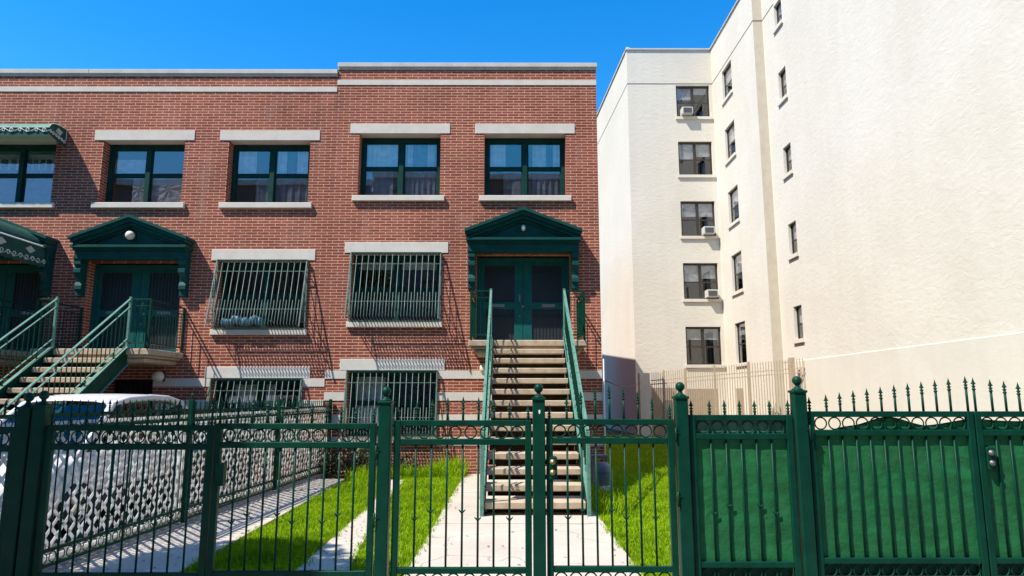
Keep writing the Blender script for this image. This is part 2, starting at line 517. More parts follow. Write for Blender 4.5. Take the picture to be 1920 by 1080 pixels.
def tag(o, label, cat, group=None):
    o['label'] = label; o['category'] = cat
    if group: o['group'] = group
    return o

def thing(name, label, cat, loc=(0, 0, 0), group=None):
    o = bpy.data.objects.new(name, None)
    o.empty_display_size = 0.2
    COL.objects.link(o)
    o.location = loc
    return tag(o, label, cat, group)

def single(name, mb, mat, label, cat, group=None, loc=(0, 0, 0)):
    return tag(link(name, mb.mesh(name, M[mat]), None, loc), label, cat, group)

def structure(name, mb, mat, label=None):
    o = link(name, mb.mesh(name, M[mat]))
    o['kind'] = 'structure'
    if label: o['label'] = label
    return o

def stuff(o, label, cat):
    o['kind'] = 'stuff'
    return tag(o, label, cat)

def dup(root, loc, label, group=None):
    """copy a thing with its parts and sub-parts"""
    r = root.copy(); COL.objects.link(r); r.location = loc; r['label'] = label
    if group: r['group'] = group
    for ch in list(root.children):
        c = ch.copy(); COL.objects.link(c); c.parent = r
        for g in ch.children:
            d = g.copy(); COL.objects.link(d); d.parent = c
    return r

def wall_holes(mb, u0, u1, z0, z1, holes, place, depth):
    """wall rectangle with rectangular holes and reveals; place(u, w, z) -> xyz, w is depth behind the face"""
    us = sorted(set([u0, u1] + [h[0] for h in holes] + [h[1] for h in holes]))
    zs = sorted(set([z0, z1] + [h[2] for h in holes] + [h[3] for h in holes]))
    us = [u for u in us if u0 <= u <= u1]; zs = [z for z in zs if z0 <= z <= z1]
    for a, b in zip(us, us[1:]):
        for c, d in zip(zs, zs[1:]):
            um, zm = (a + b) / 2, (c + d) / 2
            if any(h[0] < um < h[1] and h[2] < zm < h[3] for h in holes):
                continue
            mb.add([place(a, 0, c), place(b, 0, c), place(b, 0, d), place(a, 0, d)], [(0, 1, 2, 3)])
    for h in holes:
        a, b, c, d = h[:4]
        e = depth
        mb.add([place(a, 0, c), place(a, e, c), place(a, e, d), place(a, 0, d)], [(0, 1, 2, 3)])
        mb.add([place(b, 0, c), place(b, e, c), place(b, e, d), place(b, 0, d)], [(0, 1, 2, 3)])
        mb.add([place(a, 0, d), place(a, e, d), place(b, e, d), place(b, 0, d)], [(0, 1, 2, 3)])
        mb.add([place(a, 0, c), place(a, e, c), place(b, e, c), place(b, 0, c)], [(0, 1, 2, 3)])

# ------------------------------------------------------------------ ground
def sheet(polys, z, skirt=0.05):
    mb = MB()
    for p in polys:
        mb.prism_z(p, z - skirt, z)
    return mb

g = MB()
xs = [-900, -60, -20, -4.55, -4.25, 0, 30, 60, 900]
ys = [-900, -60, -20, 0, 4.0, 5, 15, 40, 80, 900]
def gz(x, y):
    return -0.19 if x < -4.5 and y > 4.5 else -0.02
for i in range(len(xs) - 1):
    for j in range(len(ys) - 1):
        q = [(xs[i], ys[j]), (xs[i + 1], ys[j]), (xs[i + 1], ys[j + 1]), (xs[i], ys[j + 1])]
        g.add([(x, y, gz(x, y)) for x, y in q], [(0, 1, 2, 3)])
structure("ground", g, 'soil')
structure("street", sheet([[(-80, -9.5), (80, -9.5), (80, -1.2), (-80, -1.2)]], -0.012, 0.004), 'asphalt')
sw = MB()
x = -16.0
while x < 16:
    for y0, y1 in ((-1.19, 0.3), (0.31, 1.8), (1.81, 3.3), (3.31, 4.8)):
        sw.box(x, x + 1.49, y0, y1, -0.1, 0.016)
    x += 1.5
structure("sidewalk", sw, 'concrete2')
# front path slabs, with open joints
wk = MB()
yy = 4.82
for k in range(8):
    y1 = yy + 1.45
    xr_ = 1.21
    if yy < 14.9:
        y1 = min(y1, 14.98)
        wk.box(-0.975 + 0.004 * math.sin(k), xr_, yy, y1 - 0.012, -0.08, 0.012 + 0.002 * (k % 2))
    yy += 1.45
structure("walkway", wk, 'concrete')
dr = MB()
dr.prism_z([(-2.0, 4.82), (-1.36, 4.82), (-1.53, 6.9), (-1.66, 8.05), (-1.95, 11.2), (-2.08, 13.95), (-2.42, 13.95), (-2.12, 10.5), (-2.03, 6.9)], -0.08, 0.010)
for y0, y1 in ((4.82, 7.6), (7.615, 10.4), (10.415, 13.9)):
    f = lambda y: -3.03 - 0.022 * (y - 5)
    h = lambda y: -4.17 + 0.044 * (y - 6.9)
    dr.prism_z([(h(y0), y0), (f(y0), y0), (f(y1), y1), (h(y1), y1)], -0.08, 0.030)
structure("driveway_strips", dr, 'concrete')
structure("side_yard_paving", sheet([[(-17, 4.82), (-4.5, 4.82), (-4.42, 6.9), (-4.14, 14.98), (-17, 14.98)]], -0.17, 0.02), 'asphalt')
kb = MB()
for y0, y1 in ((4.95, 8.1), (8.11, 11.5), (11.51, 14.97)):
    f = lambda y: -4.23 + 0.044 * (y - 6.9)
    kb.prism_z([(f(y0) - .07, y0), (f(y0) + .058, y0), (f(y1) + .058, y1), (f(y1) - .07, y1)], -0.18, 0.06)
structure("kerb", kb, 'concrete2')

# ------------------------------------------------------------------ brick row houses
YF = 15.0
REC = 0.25
DEPTHB = 22.0

def curtain_mb(x0, x1, z0, z1, y, amp=0.018, per=0.13, ph=0.0):
    mb = MB()
    n = max(6, int((x1 - x0) / 0.018))
    v = []; f = []
    for i in range(n + 1):
        x = x0 + (x1 - x0) * i / n
        yy = y + amp * math.sin(2 * math.pi * x / per + ph) + 0.4 * amp * math.sin(2 * math.pi * x / (per * .43) + 1.3 * ph)
        v += [(x, yy, z0), (x, yy, z1)]
    for i in range(n):
        f.append((2 * i, 2 * i + 2, 2 * i + 3, 2 * i + 1))
    return mb.add(v, f, True)

def sash_window(house, uc, hw, z0, z1, y, mat='frame_green', glass='glass', curtains=(), fw=0.082, deep=0.085):
    """two double-hung sashes side by side; the frame is the part, panes and curtains its sub-parts"""
    fr = MB()
    zm = (z0 + z1) / 2 + 0.01
    top = 0.10
    fr.cbox(uc - hw, uc - hw + fw, y, y + deep, z0, z1, .004)
    fr.cbox(uc + hw - fw, uc + hw, y, y + deep, z0, z1, .004)
    fr.cbox(uc - hw + fw, uc + hw - fw, y, y + deep, z1 - top, z1, .004)
    fr.cbox(uc - hw + fw, uc + hw - fw, y, y + deep, z0, z0 + 0.035, .004)
    mh = 0.055
    fr.cbox(uc - mh, uc + mh, y - 0.012, y + deep, z0 + .035, z1 - top, .006)
    panes = []
    for a, b in ((uc - hw + fw, uc - mh), (uc + mh, uc + hw - fw)):
        fr.box(a, b, y + .040, y + .068, zm - .03, zm + .02)
        for (c, d, yy) in ((z0 + .035, zm - .03, y + .060), (zm + .02, z1 - top, y + .045)):
            w = 0.03
            fr.box(a, a + w, yy - .012, yy + .016, c, d); fr.box(b - w, b, yy - .012, yy + .016, c, d)
            fr.box(a + w, b - w, yy - .012, yy + .016, c, c + w); fr.box(a + w, b - w, yy - .012, yy + .016, d - w * .7, d)
            panes.append((a + w, b - w, yy + .004, c + w, d - w * .7))
    win = part("window", fr, mat, house)
    for (a, b, yy, c, d) in panes:
        p = MB(); p.box(a, b, yy, yy + .004, c, d)
        part("pane", p, glass, win)
    for cu in curtains:
        kind, a, b, c, d = cu[:5]
        if kind == 'film':
            mb = MB(); n = 26; v = []; f = []
            for i in range(n + 1):
                for j in range(n + 1):
                    x = a + (b - a) * i / n; z = c + (d - c) * j / n
                    rr = math.atan2(z - (c + d) / 2 - .04, x - (a + b) / 2)
                    v.append((uc + x, y + .10 + .010 * math.sin(7 * rr + 3 * x) + .006 * random.uniform(-1, 1), z))
            for i in range(n):
                for j in range(n):
                    q = i * (n + 1) + j
                    f.append((q, q + n + 1, q + n + 2, q + 1))
            mb.add(v, f)
            part("plastic_film", mb, 'plastic_film', win)
        elif kind == 'd':
            part("curtain", curtain_mb(uc + a, uc + b, c, d, y + .13, .02, cu[5] if len(cu) > 5 else .12, uc), 'drape', win)
        elif kind == 'blind':
            mb = MB(); mb.box(uc + a, uc + b, y + .14, y + .146, c, d)
            part("blind", mb, 'blind', win)
        else:
            part("curtain", curtain_mb(uc + a, uc + b, c, d, y + .098, cu[5] if len(cu) > 5 else .018, cu[6] if len(cu) > 6 else .13, uc), 'curtain', win)
    return win

def brick_house(label, X0, s, x0, x1, dz, curt, top=9.36, doorlamp='globe'):
    H_ = thing("brick_house", label, "house", (X0, YF, dz))
    u0, u1 = x0 - X0, x1 - X0
    W1, W2, WC, WL = -2.83 * s, 0.05 * s, -2.84 * s, -2.86 * s
    holes = [(W1 - .935, W1 + .935, 6.14, 7.635), (W2 - .935, W2 + .935, 6.14, 7.635), (WC - 1.0, WC + 1.0, 3.26, 4.82),
             (WL - .98, WL + .98, .78, 2.206), (-1.045, 1.045, 2.74, 4.80)]
    bd = sorted((-0.60 * s, 0.40 * s))
    holes.append((bd[0], bd[1], -0.15, 2.17))
    w = MB()
    wall_holes(w, u0, u1, -0.3, top - .12, holes, lambda u, d, z: (u, d, z), 0.31)
    zt = top - .12
    w.add([(u0, 0, -.3), (u0, DEPTHB, -.3), (u0, DEPTHB, zt), (u0, 0, zt)], [(0, 1, 2, 3)])
    w.add([(u1, 0, -.3), (u1, DEPTHB, -.3), (u1, DEPTHB, zt), (u1, 0, zt)], [(0, 1, 2, 3)])
    w.add([(u0, DEPTHB, -.3), (u1, DEPTHB, -.3), (u1, DEPTHB, zt), (u0, DEPTHB, zt)], [(0, 1, 2, 3)])
    part("wall", w, 'brick', H_)
    part("dark_room_sheet", MB().box(u0 + .02, u1 - .02, .80, .82, .05, top - .6), 'dark', H_)  # near-black sheet, the room's darkness put into its colour
    rf = MB()
    rf.box(u0 + .01, u1 - .01, .32, DEPTHB - .3, top - .55, top - .45)
    part("roof", rf, 'asphalt', H_)
    # coping and the concrete strip under it
    cp = MB()
    e0 = -.0 if x0 < 0 else 0
    cp.cbox(u0 - .0, u1 + (.03 if s > 0 and x1 > 0 else 0), -.05, .34, top - .105, top, .008)
    cp.box(u0 + .002, u1 - .002, -.02, .30, top - .16, top - .105)
    cp.cbox(u0, u0 + .3, .34, DEPTHB, top - .105, top, .008)
    cp.cbox(u1 - .3, u1 + (.03 if s > 0 and x1 > 0 else 0), .34, DEPTHB, top - .105, top, .008)
    part("coping", cp, 'coping', H_)
    b = MB(); b.box(u0, u1, -.014, .05, 8.82, 8.945)
    part("stone_band", b, 'stone', H_)
    for zc in (2.02, 1.55, 1.075, .60):
        segs = [(u0, u1)]
        cuts = [(WL - .982, WL + .982), (bd[0] - .002, bd[1] + .002)]
        for c0, c1 in cuts:
            ns = []
            for a, d in segs:
                if c1 <= a or c0 >= d: ns.append((a, d)); continue
                if a < c0: ns.append((a, c0))
                if c1 < d: ns.append((c1, d))
            segs = ns
        for a, d in segs:
            b = MB(); b.box(a, d, -.012, .05, zc, zc + .18)
            part("stone_band", b, 'stone', H_)
    def lintel(u, hw, z0, z1):
        l = MB(); l.cbox(u - hw, u + hw, -.016, .31, z0, z1, .005); part("lintel", l, 'stone', H_)
    def sill(u, hw, z0, z1, pr=.075):
        l = MB(); l.cbox(u - hw, u + hw, -pr, .31, z0, z1, .008); part("window_sill", l, 'stone', H_)
    for wc in (W1, W2):
        lintel(wc, 1.15, 7.631, 7.87)
        sill(wc, 1.045, 6.012, 6.138)
    lintel(WC, 1.16, 4.816, 5.065); sill(WC, 1.055, 3.14, 3.258)
    lintel(WL, 1.145, 2.202, 2.449); sill(WL, 1.02, .66, .778)
    sash_window(H_, W1, .93, 6.14, 7.60, REC, curtains=curt[0])
    sash_window(H_, W2, .93, 6.14, 7.60, REC, curtains=curt[1])
    sash_window(H_, WC, .995, 3.262, 4.79, REC, glass='glass_dark', curtains=curt[2])
    sash_window(H_, WL, .975, .782, 2.19, REC, glass='glass_dark', curtains=curt[3])
    # entrance: double door with mesh screens
    fr = MB()
    fr.cbox(-1.043, -.985, REC - .02, REC + .09, 2.742, 4.76, .005)
    fr.cbox(.985, 1.043, REC - .02, REC + .09, 2.742, 4.76, .005)
    fr.cbox(-.985, .985, REC - .02, REC + .09, 4.68, 4.76, .005)
    df = part("door_frame", fr, 'door_green', H_)
    bt = MB(); bt.cbox(-.03, .03, REC + .03, REC + .09, 2.745, 4.68, .004)
    part("astragal", bt, 'door_green', df)
    bt = MB(); bt.box(-1.043, 1.043, .05, .12, 4.765, 4.798)
    part("head_moulding", bt, 'brick', df)
    for q in (-1, 1):
        d = MB()
        a, c = sorted((q * .985, q * .01))
        yy = REC + .02
        so, si = (a + .10, c - .19) if q < 0 else (a + .19, c - .10)
        d.cbox(a, so, yy, yy + .05, 2.76, 4.68, .004)
        d.cbox(si, c, yy, yy + .05, 2.76, 4.68, .004)
        for z0, z1 in ((2.76, 2.86), (3.58, 3.74), (4.58, 4.68)):
            d.box(so, si, yy + .002, yy + .048, z0, z1)
        do = part("door", d, 'door_green', H_)
        for z0, z1 in ((2.86, 3.58), (3.74, 4.58)):
            gl = MB(); gl.box(so, si, yy + .03, yy + .036, z0, z1); part("screen_panel", gl, 'dark_panel', do)
            gr = MB()
            nb = 9
            for k in range(1, nb):
                xx = so + (si - so) * k / nb
                gr.box(xx - .004, xx + .004, yy + .012, yy + .02, z0, z1)
            gr.box(so, si, yy + .010, yy + .022, z1 - .16, z1 - .148)
            part("grille", gr, 'frame_green', do)
        lp = MB(); m_ = (so + si) / 2 + .03 * q
        lp.cbox(m_ - .15, m_ + .15, yy - .012, yy, 3.63, 3.70, .003)
        part("letter_plate", lp, 'lockgrey', do)
        if q * s < 0:
            hd = MB()
            hx = c - .07 if q < 0 else a + .07
            hd.cbox(hx - .018, hx + .018, yy - .012, yy, 3.76, 3.90, .003)
            hd.ball((hx + .07, yy - .04, 3.64), .028, 10, 8)
            hd.ball((hx, yy - .01, 3.42), .02, 10, 8)
            part("door_handle", hd, 'lockgrey', do)
    # basement door below the landing
    d = MB()
    d.cbox(bd[0] + .002, bd[1] - .002, .30, .36, -.1, 2.165, .004)
    do = part("basement_door_and_shade", d, 'dark', H_)
    gg = MB()
    for k in range(1, 8):
        xx = bd[0] + (bd[1] - bd[0]) * k / 8
        gg.box(xx - .008, xx + .008, .27, .29, .0, 2.1)
    part("grille", gg, 'dark_panel', do)
    # pedimented surround
    P_ = MB()
    def rake(zb_off, thick, pr, hw, ze, za):
        for q in (-1, 1):
            poly = [(q * hw, ze - zb_off), (0, za - zb_off), (0, za - zb_off - thick), (q * hw, ze - zb_off - thick)]
            if q > 0: poly = poly[::-1]
            P_.prism_y(poly, -pr, 0.0)
    rake(0.0, .065, .46, 1.29, 5.27, 5.76)
    rake(0.065, .075, .41, 1.26, 5.28, 5.755)
    rake(0.140, .075, .34, 1.235, 5.285, 5.75)
    rake(0.215, .055, .27, 1.20, 5.295, 5.745)
    P_.prism_y([(-1.2, 5.05), (1.2, 5.05), (0, 5.52)], -.22, 0.0)
    P_.box(-1.26, 1.26, -.40, 0, 5.035, 5.09)
    P_.box(-1.24, 1.24, -.33, 0, 4.985, 5.035)
    P_.box(-1.225, 1.225, -.27, 0, 4.83, 4.985)
    P_.box(-1.235, 1.235, -.29, 0, 4.80, 4.83)
    pd = part("pediment", P_, 'pedi', H_)
    for q in (-1, 1):
        bk = MB()
        prof = [(0, 4.80), (-.27, 4.80), (-.27, 4.68), (-.22, 4.665), (-.22, 4.60), (-.25, 4.58), (-.25, 4.50), (-.17, 4.42), (-.14, 4.30), (-.17, 4.22), (-.17, 4.14), (-.12, 4.12), (-.12, 4.0), (0, 3.97)]
        bk.prism_x(prof, q * 1.07, q * 1.22)
        part("bracket", bk, 'pedi', pd)
    return H_

house_r = brick_house("end brick house with open green stairs, beside the cream apartment block", .285, 1, -4.04, 2.0, 0.0,
    [[('c', -.86, -.06, 6.88, 7.5, .012, .11), ('d', -.86, -.2, 6.17, 6.9, .3), ('d', .06, .86, 6.17, 7.5, .13), ('c', .08, .26, 6.88, 7.5, .02, .10), ('c', .60, .78, 6.88, 7.5, .02, .12)],
     [('c', -.80, -.45, 6.88, 7.5, .008, .3), ('d', -.5, -.06, 6.17, 6.9, .4), ('d', .06, .86, 6.17, 6.9, .14), ('c', .18, .50, 6.88, 7.5, .022, .12), ('c', .66, .84, 6.88, 7.5, .02, .09)],
     [('blind', -.9, .9, 4.5, 4.75)], [('c', -.9, -.2, 1.0, 2.1, .02, .14)]])
house_m = brick_house("middle brick house with a side view of its stairs and landing", -8.37, -1, -9.84, -4.042, -.17,
    [[('c', -.82, -.40, 6.88, 7.5, .014, .16), ('d', -.40, -.06, 6.17, 6.9, .3), ('c', .10, .30, 6.9, 7.5, .014, .15), ('d', .06, .86, 6.17, 6.9, .2), ('c', .55, .84, 6.88, 7.5, .02, .12)],
     [('film', -.38, -.07, 6.19, 6.84), ('film', .07, .84, 6.19, 6.84), ('blind', -.85, .0, 6.9, 7.3)],
     [], [('c', -.6, .3, 1.0, 2.1, .02, .14)]], top=9.36)
house_l = brick_house("brick house with green awnings over its upper window and door", -11.42, 1, -17.1, -9.842, -.17,
    [[('d', -.8, .8, 6.2, 7.5)], [('d', .06, .86, 6.17, 7.3, .16), ('d', -.86, -.06, 6.17, 7.3, .2), ('blind', -.85, .85, 7.05, 7.42)], [], []], top=9.36)
dp = MB()
dp.tube([(1.745, -.03, -.0), (1.745, -.03, 2.45)], .016, 8)
part("drain_pipe", dp, 'white_paint', house_r)

# ------------------------------------------------------------------ stoops
def make_stoop(label, X, dz):
    t = thing("stoop_staircase", label, "stairs", (X, YF, dz), "front stairs of the brick houses")
    RISE, RUN, YL, HW = .196, .292, -1.45, .70
    ztop = 14 * RISE
    ld = MB()
    ld.cbox(-1.18, 1.18, YL, -.002, ztop - .12, ztop, .012)
    ld.cbox(-1.13, 1.13, YL + .06, -.002, ztop - .17, ztop - .12, .012)
    ld.cbox(-1.06, 1.06, YL + .13, -.002, ztop - .27, ztop - .17, .03)
    part("landing", ld, 'tread', t)
    tread_me = None
    for i in range(1, 14):
        z = ztop - RISE * i; y = YL - RUN * i
        tr = MB(); tr.cbox(-HW, HW, y, y + .33, z - .095, z, .012)
        part("tread", tr, 'tread', t)
    slope = RISE / RUN
    yb = YL - RUN * 13 - .06
    zl = lambda y: ztop + (y - YL) * slope          # nosing line
    for i in range(1, 14):
        z = ztop - RISE * i; y = YL - RUN * i
        rs = MB(); rs.box(-HW + .02, HW - .02, y + .335, y + .345, z - .20, z - .01)  # dark plate added in place of the shade behind each open tread
        if i < 13 or True:
            part("riser_shade_plate", rs, 'riser_shade', t)
    for q in (-1, 1):
        st = MB()
        poly = [(YL + .06, ztop + .04), (YL + .06, ztop - .30), (yb + .42, 0.0), (yb, 0.0), (yb, zl(yb) + .10 - .02), (YL, ztop + .06)]
        st.prism_x(poly, q * (HW + .012), q * (HW + .03))
        part("stringer", st, 'green', t)
        st = MB()
        st.bar((q * (HW + .035), YL + .02, ztop + .06), (q * (HW + .035), yb, zl(yb) + .09), .07, .014)
        st.bar((q * (HW + .035), YL + .06, ztop - .30), (q * (HW + .035), yb + .42, .007), .07, .014)
        part("stringer_flange", st, 'sunlit_green', t)  # paler copy of the web's green, for sun on the flanges
        # sloped railing
        X_ = q * (HW + .035)
        yt = YL - .02
        hr = MB()
        hr.bar((X_, yt, zl(yt) + 1.0), (X_, yb + .05, zl(yb + .05) + .98), .042, .020)
        part("handrail", hr, 'sunlit_green', t)
        hr = MB()
        hr.bar((X_, yt, zl(yt) + .84), (X_, yb + .05, zl(yb + .05) + .82), .026, .016)
        part("mid_rail", hr, 'sunlit_green', t)
        hr = MB()
        hr.bar((X_, yt, zl(yt) + .20), (X_, yb + .05, zl(yb + .05) + .19), .026, .016)
        part("bottom_rail", hr, 'sunlit_green', t)
        n = 28
        for k in range(1, n):
            y = yt + (yb + .05 - yt) * k / n
            ba = MB(); ba.box(X_ - .007, X_ + .007, y - .007, y + .007, zl(y) + .20, zl(y) + .84)
            part("baluster", ba, 'green', t)
        for k in range(3, n, 6):
            y = yt + (yb + .05 - yt) * k / n
            hr = MB(); hr.box(X_ - .008, X_ + .008, y - .008, y + .008, zl(y) + .84, zl(y) + 1.0)
            part("rail_spacer", hr, 'green', t)
            hr = MB(); hr.box(X_ - .010, X_ + .010, y - .01, y + .01, zl(y) + .03, zl(y) + .2)
            part("rail_foot", hr, 'green', t)
        nw = MB(); nw.cbox(X_ - .028, X_ + .028, yb - .01, yb + .05, 0.0, zl(yb) + 1.0, .005)
        part("newel_post", nw, 'sunlit_green', t)
        nw = MB(); nw.cbox(X_ - .024, X_ + .024, YL - .03, YL + .02, ztop + .0, ztop + 1.03, .005)
        part("newel_post", nw, 'sunlit_green', t)
        # guard on the landing: front piece and return to the wall
        xo = q * 1.13
        gd = MB()
        a, b = sorted((X_ + q * .024, xo))
        for zz, h in ((ztop + 1.0, .03), (ztop + .86, .016), (ztop + .12, .022)):
            gd.cbox(a, b, YL + .005, YL + .035, zz - h, zz, .003)
            gd.cbox(xo - .015, xo + .015, YL + .035, -.02, zz - h, zz, .003)
        gd.cbox(xo - .022, xo + .022, YL, YL + .044, ztop, ztop + 1.0, .003)
        gd.cbox(xo - .018, xo + .018, -.05, -.01, ztop, ztop + 1.0, .003)
        part("landing_guard", gd, 'green', t)
        for k in range(1, 4):
            xx = a + (b - a) * k / 4
            ba = MB(); ba.box(xx - .006, xx + .006, YL + .014, YL + .026, ztop + .10, ztop + .86); part("baluster", ba, 'green', t)
        for k in range(1, 12):
            y = YL + .04 + (-.06 - YL) * k / 12
            ba = MB(); ba.box(xo - .006, xo + .006, y - .006, y + .006, ztop + .10, ztop + .86); part("baluster", ba, 'green', t)
    return t

st_r = make_stoop("green metal stairs with concrete treads climbing straight from the front path", .345, 0)
dup(st_r, (-8.33, YF, -.17), "stairs and railed landing beyond the parked car and lattice", "front stairs of the brick houses")
dup(st_r, (-11.40, YF, -.17), "dark stair landing half hidden under the door canopy with white scrolls", "front stairs of the brick houses")

# ------------------------------------------------------------------ window guards
def make_guard(label, X, z0, z1, hw, dz, bottom=.45):
    """cage leaning out from the wall: top flush, bottom bellied"""
    t = thing("window_guard", label, "window guard", (X, YF, z0 + dz), "window guards on the brick houses")
    h = z1 - z0
    def fy(z):   # distance in front of the wall
        tt = (h - z) / h
        return .07 + (bottom - .07) * tt
    zb = .03
    top = h - .03
    fr = MB()
    fr.box(-hw, hw, -fy(top), -fy(top) + .02, top - .02, top)
    for zz in (top - .24, .42):
        fr.box(-hw, hw, -fy(zz) + .004, -fy(zz) + .018, zz - .012, zz + .004)
    fr.box(-hw, hw, -.10, -.02, h - .012, h + .0)
    for q in (-1, 1):
        fr.bar((q * hw, -fy(h), h), (q * hw, -fy(zb), zb), .022, .022, (1, 0, 0))
        fr.box(q * hw - .012, q * hw + .012, -.04, -.012, .02, h)
        for zz in (top - .24, .42, .15):
            fr.box(q * hw - .007, q * hw + .007, -fy(zz), -.03, zz - .012, zz + .002)
    fr.box(-hw, hw, -.08, -.02, .006, .022)
    part("guard_frame", fr, 'steel', t)
    n = 15
    def belly(x, z_from, z_tip, tip):
        pts = [(x, -fy(z_tip), z_tip)] if z_tip else []
        pts += [(x, -fy(zb + .06), zb + .06)]
        for k in range(1, 6):
            a = math.pi / 2 * k / 5
            yb_ = fy(zb + .06)
            pts.append((x, -(yb_ - (yb_ - .05) * (1 - math.cos(a)) * .55), zb + .06 - (.06 + zb - .02) * math.sin(a)))
        pts.append((x, -.05, .016))
        return pts
    for k in range(n + 1):
        x = -hw + 2 * hw * k / n
        if 0 < k < n:
            b = MB()
            ztip = top - .05 if k not in (n // 2,) else top
            b.tube(belly(x, 0, ztip, True), .0085, 5)
            b.tube([(x, -fy(top - .10), top - .10), (x, -fy(top - .07), top - .075), (x, -fy(top - .03), top - .035)], [.005, .013, .002], 6)
            part("bar", b, 'steel', t)
        if k < n:
            x2 = x + hw / n
            b = MB()
            b.tube(belly(x2, 0, .58, True), .0075, 5)
            b.tube([(x2, -fy(.56), .555), (x2, -fy(.59), .585), (x2, -fy(.63), .63)], [.005, .011, .002], 6)
            part("short_bar", b, 'steel', t)
    for q in (-1, 1):
        for k in range(1, 4):
            b = MB()
            yy = .04 + (bottom - .08) * k / 4
            zt_ = h * (1 - max(0, (yy - .07)) / (bottom - .07)) - .02
            b.tube([(q * hw, -yy, .15), (q * hw, -yy, min(zt_, h - .05))], .006, 5)
            part("side_bar", b, 'steel', t)
    return t

make_guard("bellied window guard on the end house, between its two stone lintels", -2.555, 3.26, 4.82, 1.0, 0)
make_guard("bellied window guard next to the pedimented door of the middle house, blue bundle inside", -8.37 + 2.84, 3.26, 4.82, 1.0, -.17)
make_guard("guard over the basement window of the end house, close by the stairs", -2.575, .78, 2.206, .98, 0, .30)
make_guard("guard over the middle house's basement window, partly behind the side fence", -8.37 + 2.86, .78, 2.206, .98, -.17, .40)
# blue bundle stored inside one guard
bb = MB()
for k in range(14):
    bb.ball((-.42 + .058 * k + random.uniform(-.02, .02), random.uniform(-.03, .03), .14 + random.uniform(-.03, .08)), .075, 8, 6, (1, .8, 1.3))
M['blue_bag'] = mottled("pale_blue_plastic_bags", (0.02, 0.085, 0.13), (0.07, 0.19, 0.26), 14, 0.5)
single("plastic_bundle", bb, 'blue_bag', "bundle of pale blue plastic lying on the bottom of a window guard", "bundle", None, (-8.37 + 2.84 - .30, YF - .13, 3.10))

# ------------------------------------------------------------------ wall lamps
def wall_lamp(label, X, Y, Z, r, sq=(1, 1, 1)):
    t = thing("wall_lamp", label, "lamp", (X, Y, Z), "globe lamps on the house fronts")
    b = MB(); b.cbox(-r * .8, r * .8, r * .75, r * 1.05, -r * .8, r * .8, .006); part("backplate", b, 'brown', t)
    b = MB(); b.ball((0, 0, 0), r, 18, 12, sq); part("globe", b, 'globe', t)
    return t
wall_lamp("round milky lamp on the stone band beside the middle house's basement window", -7.60, YF - .14, 2.06, .125)
wall_lamp("milky lamp on the brick just behind the straight stairs' railing", -.575, YF - .11, 2.24, .095, (1, 1, 1.15))
wall_lamp("large globe lamp in the pediment of the middle house", -8.37, YF - .33, 5.14, .10)
wall_lamp("small jar lamp in the pediment of the end house", .285, YF - .30, 5.32, .062, (.8, .8, 1.15))

# ------------------------------------------------------------------ awnings on the far house
def scroll_row(mb, p0, p1, up, n, size, r=.007):
    """row of S scrolls along p0-p1"""
    p0 = Vector(p0); p1 = Vector(p1); up = Vector(up); d = (p1 - p0) / n
    L_ = d.length; dn = d.normalized()
    for k in range(n):
        c = p0 + d * (k + .5)
        for q in (-1, 1):
            pts = []
            for j in range(15):
                a = j / 14 * 4.2 * math.pi / 2
                R = size * (1 - .62 * j / 14)
                pts.append(c + dn * (q * (L_ * .24 + R * math.cos(a) * .9)) + up * (R * math.sin(a)))
            mb.tube(pts, r, 5)
        mb.tube([c - dn * L_ * .5 - up * size * .3, c - dn * L_ * .2 + up * size * .9, c + up * 0, c + dn * L_ * .2 - up * size * .9, c + dn * L_ * .5 - up * size * .3], r * .8, 5)

aw = thing("window_awning", "small green awning with white scroll edging over the upper window", "awning", (-11.50, YF, 7.52))
hw, pr = 1.27, .60
prof = [(0, .17), (-.12, .185), (-.30, .18), (-.46, .15), (-.56, .09), (-.60, .0)]
c = MB()
v = []; f = []
for q in (-hw, hw):
    v += [(q, y, z) for y, z in prof]
n_ = len(prof)
for i in range(n_ - 1):
    f.append((i, i + 1, i + 1 + n_, i + n_))
c.add(v, f, True)
part("canopy", c, 'awning_light', aw)
for q in (-hw, hw):
    c = MB()
    c.prism_x(prof + [(-.59, -.12), (-.3, -.19), (0, -.24)], q - .006 * (1 if q > 0 else -1), q)
    part("cheek", c, 'awning', aw)
c = MB(); n = 30; v = []; f = []
for i in range(n + 1):
    x = -hw + 2 * hw * i / n
    v += [(x, -pr, 0.0), (x, -pr + .006, -.19 - .022 * abs(math.sin(i * math.pi / 2.5)))]
for i in range(n):
    f.append((2 * i, 2 * i + 2, 2 * i + 3, 2 * i + 1))
c.add(v, f); part("valance", c, 'awning', aw)
c = MB()
scroll_row(c, (-hw, -pr - .012, -.055), (hw, -pr - .012, -.055), (0, 0, 1), 7, .050, .009)
scroll_row(c, (hw + .012, -pr, -.05), (hw + .012, -.02, -.13), (0, 0, 1), 3, .042, .009)
c.tube([(-hw, -pr - .008, .01), (hw, -pr - .008, .01), (hw + .008, -pr, .01)], .008, 6)
c.tube([(hw + .008, y, z + .006) for y, z in prof[::-1]], .010, 6)
part("scroll_trim", c, 'scroll', aw)
c = MB(); c.prism_x([(-.30, .12), (-.14, .07), (-.22, -.04), (-.38, .01)], hw + .002, hw + .008); part("diamond_patch", c, 'diamond', aw)

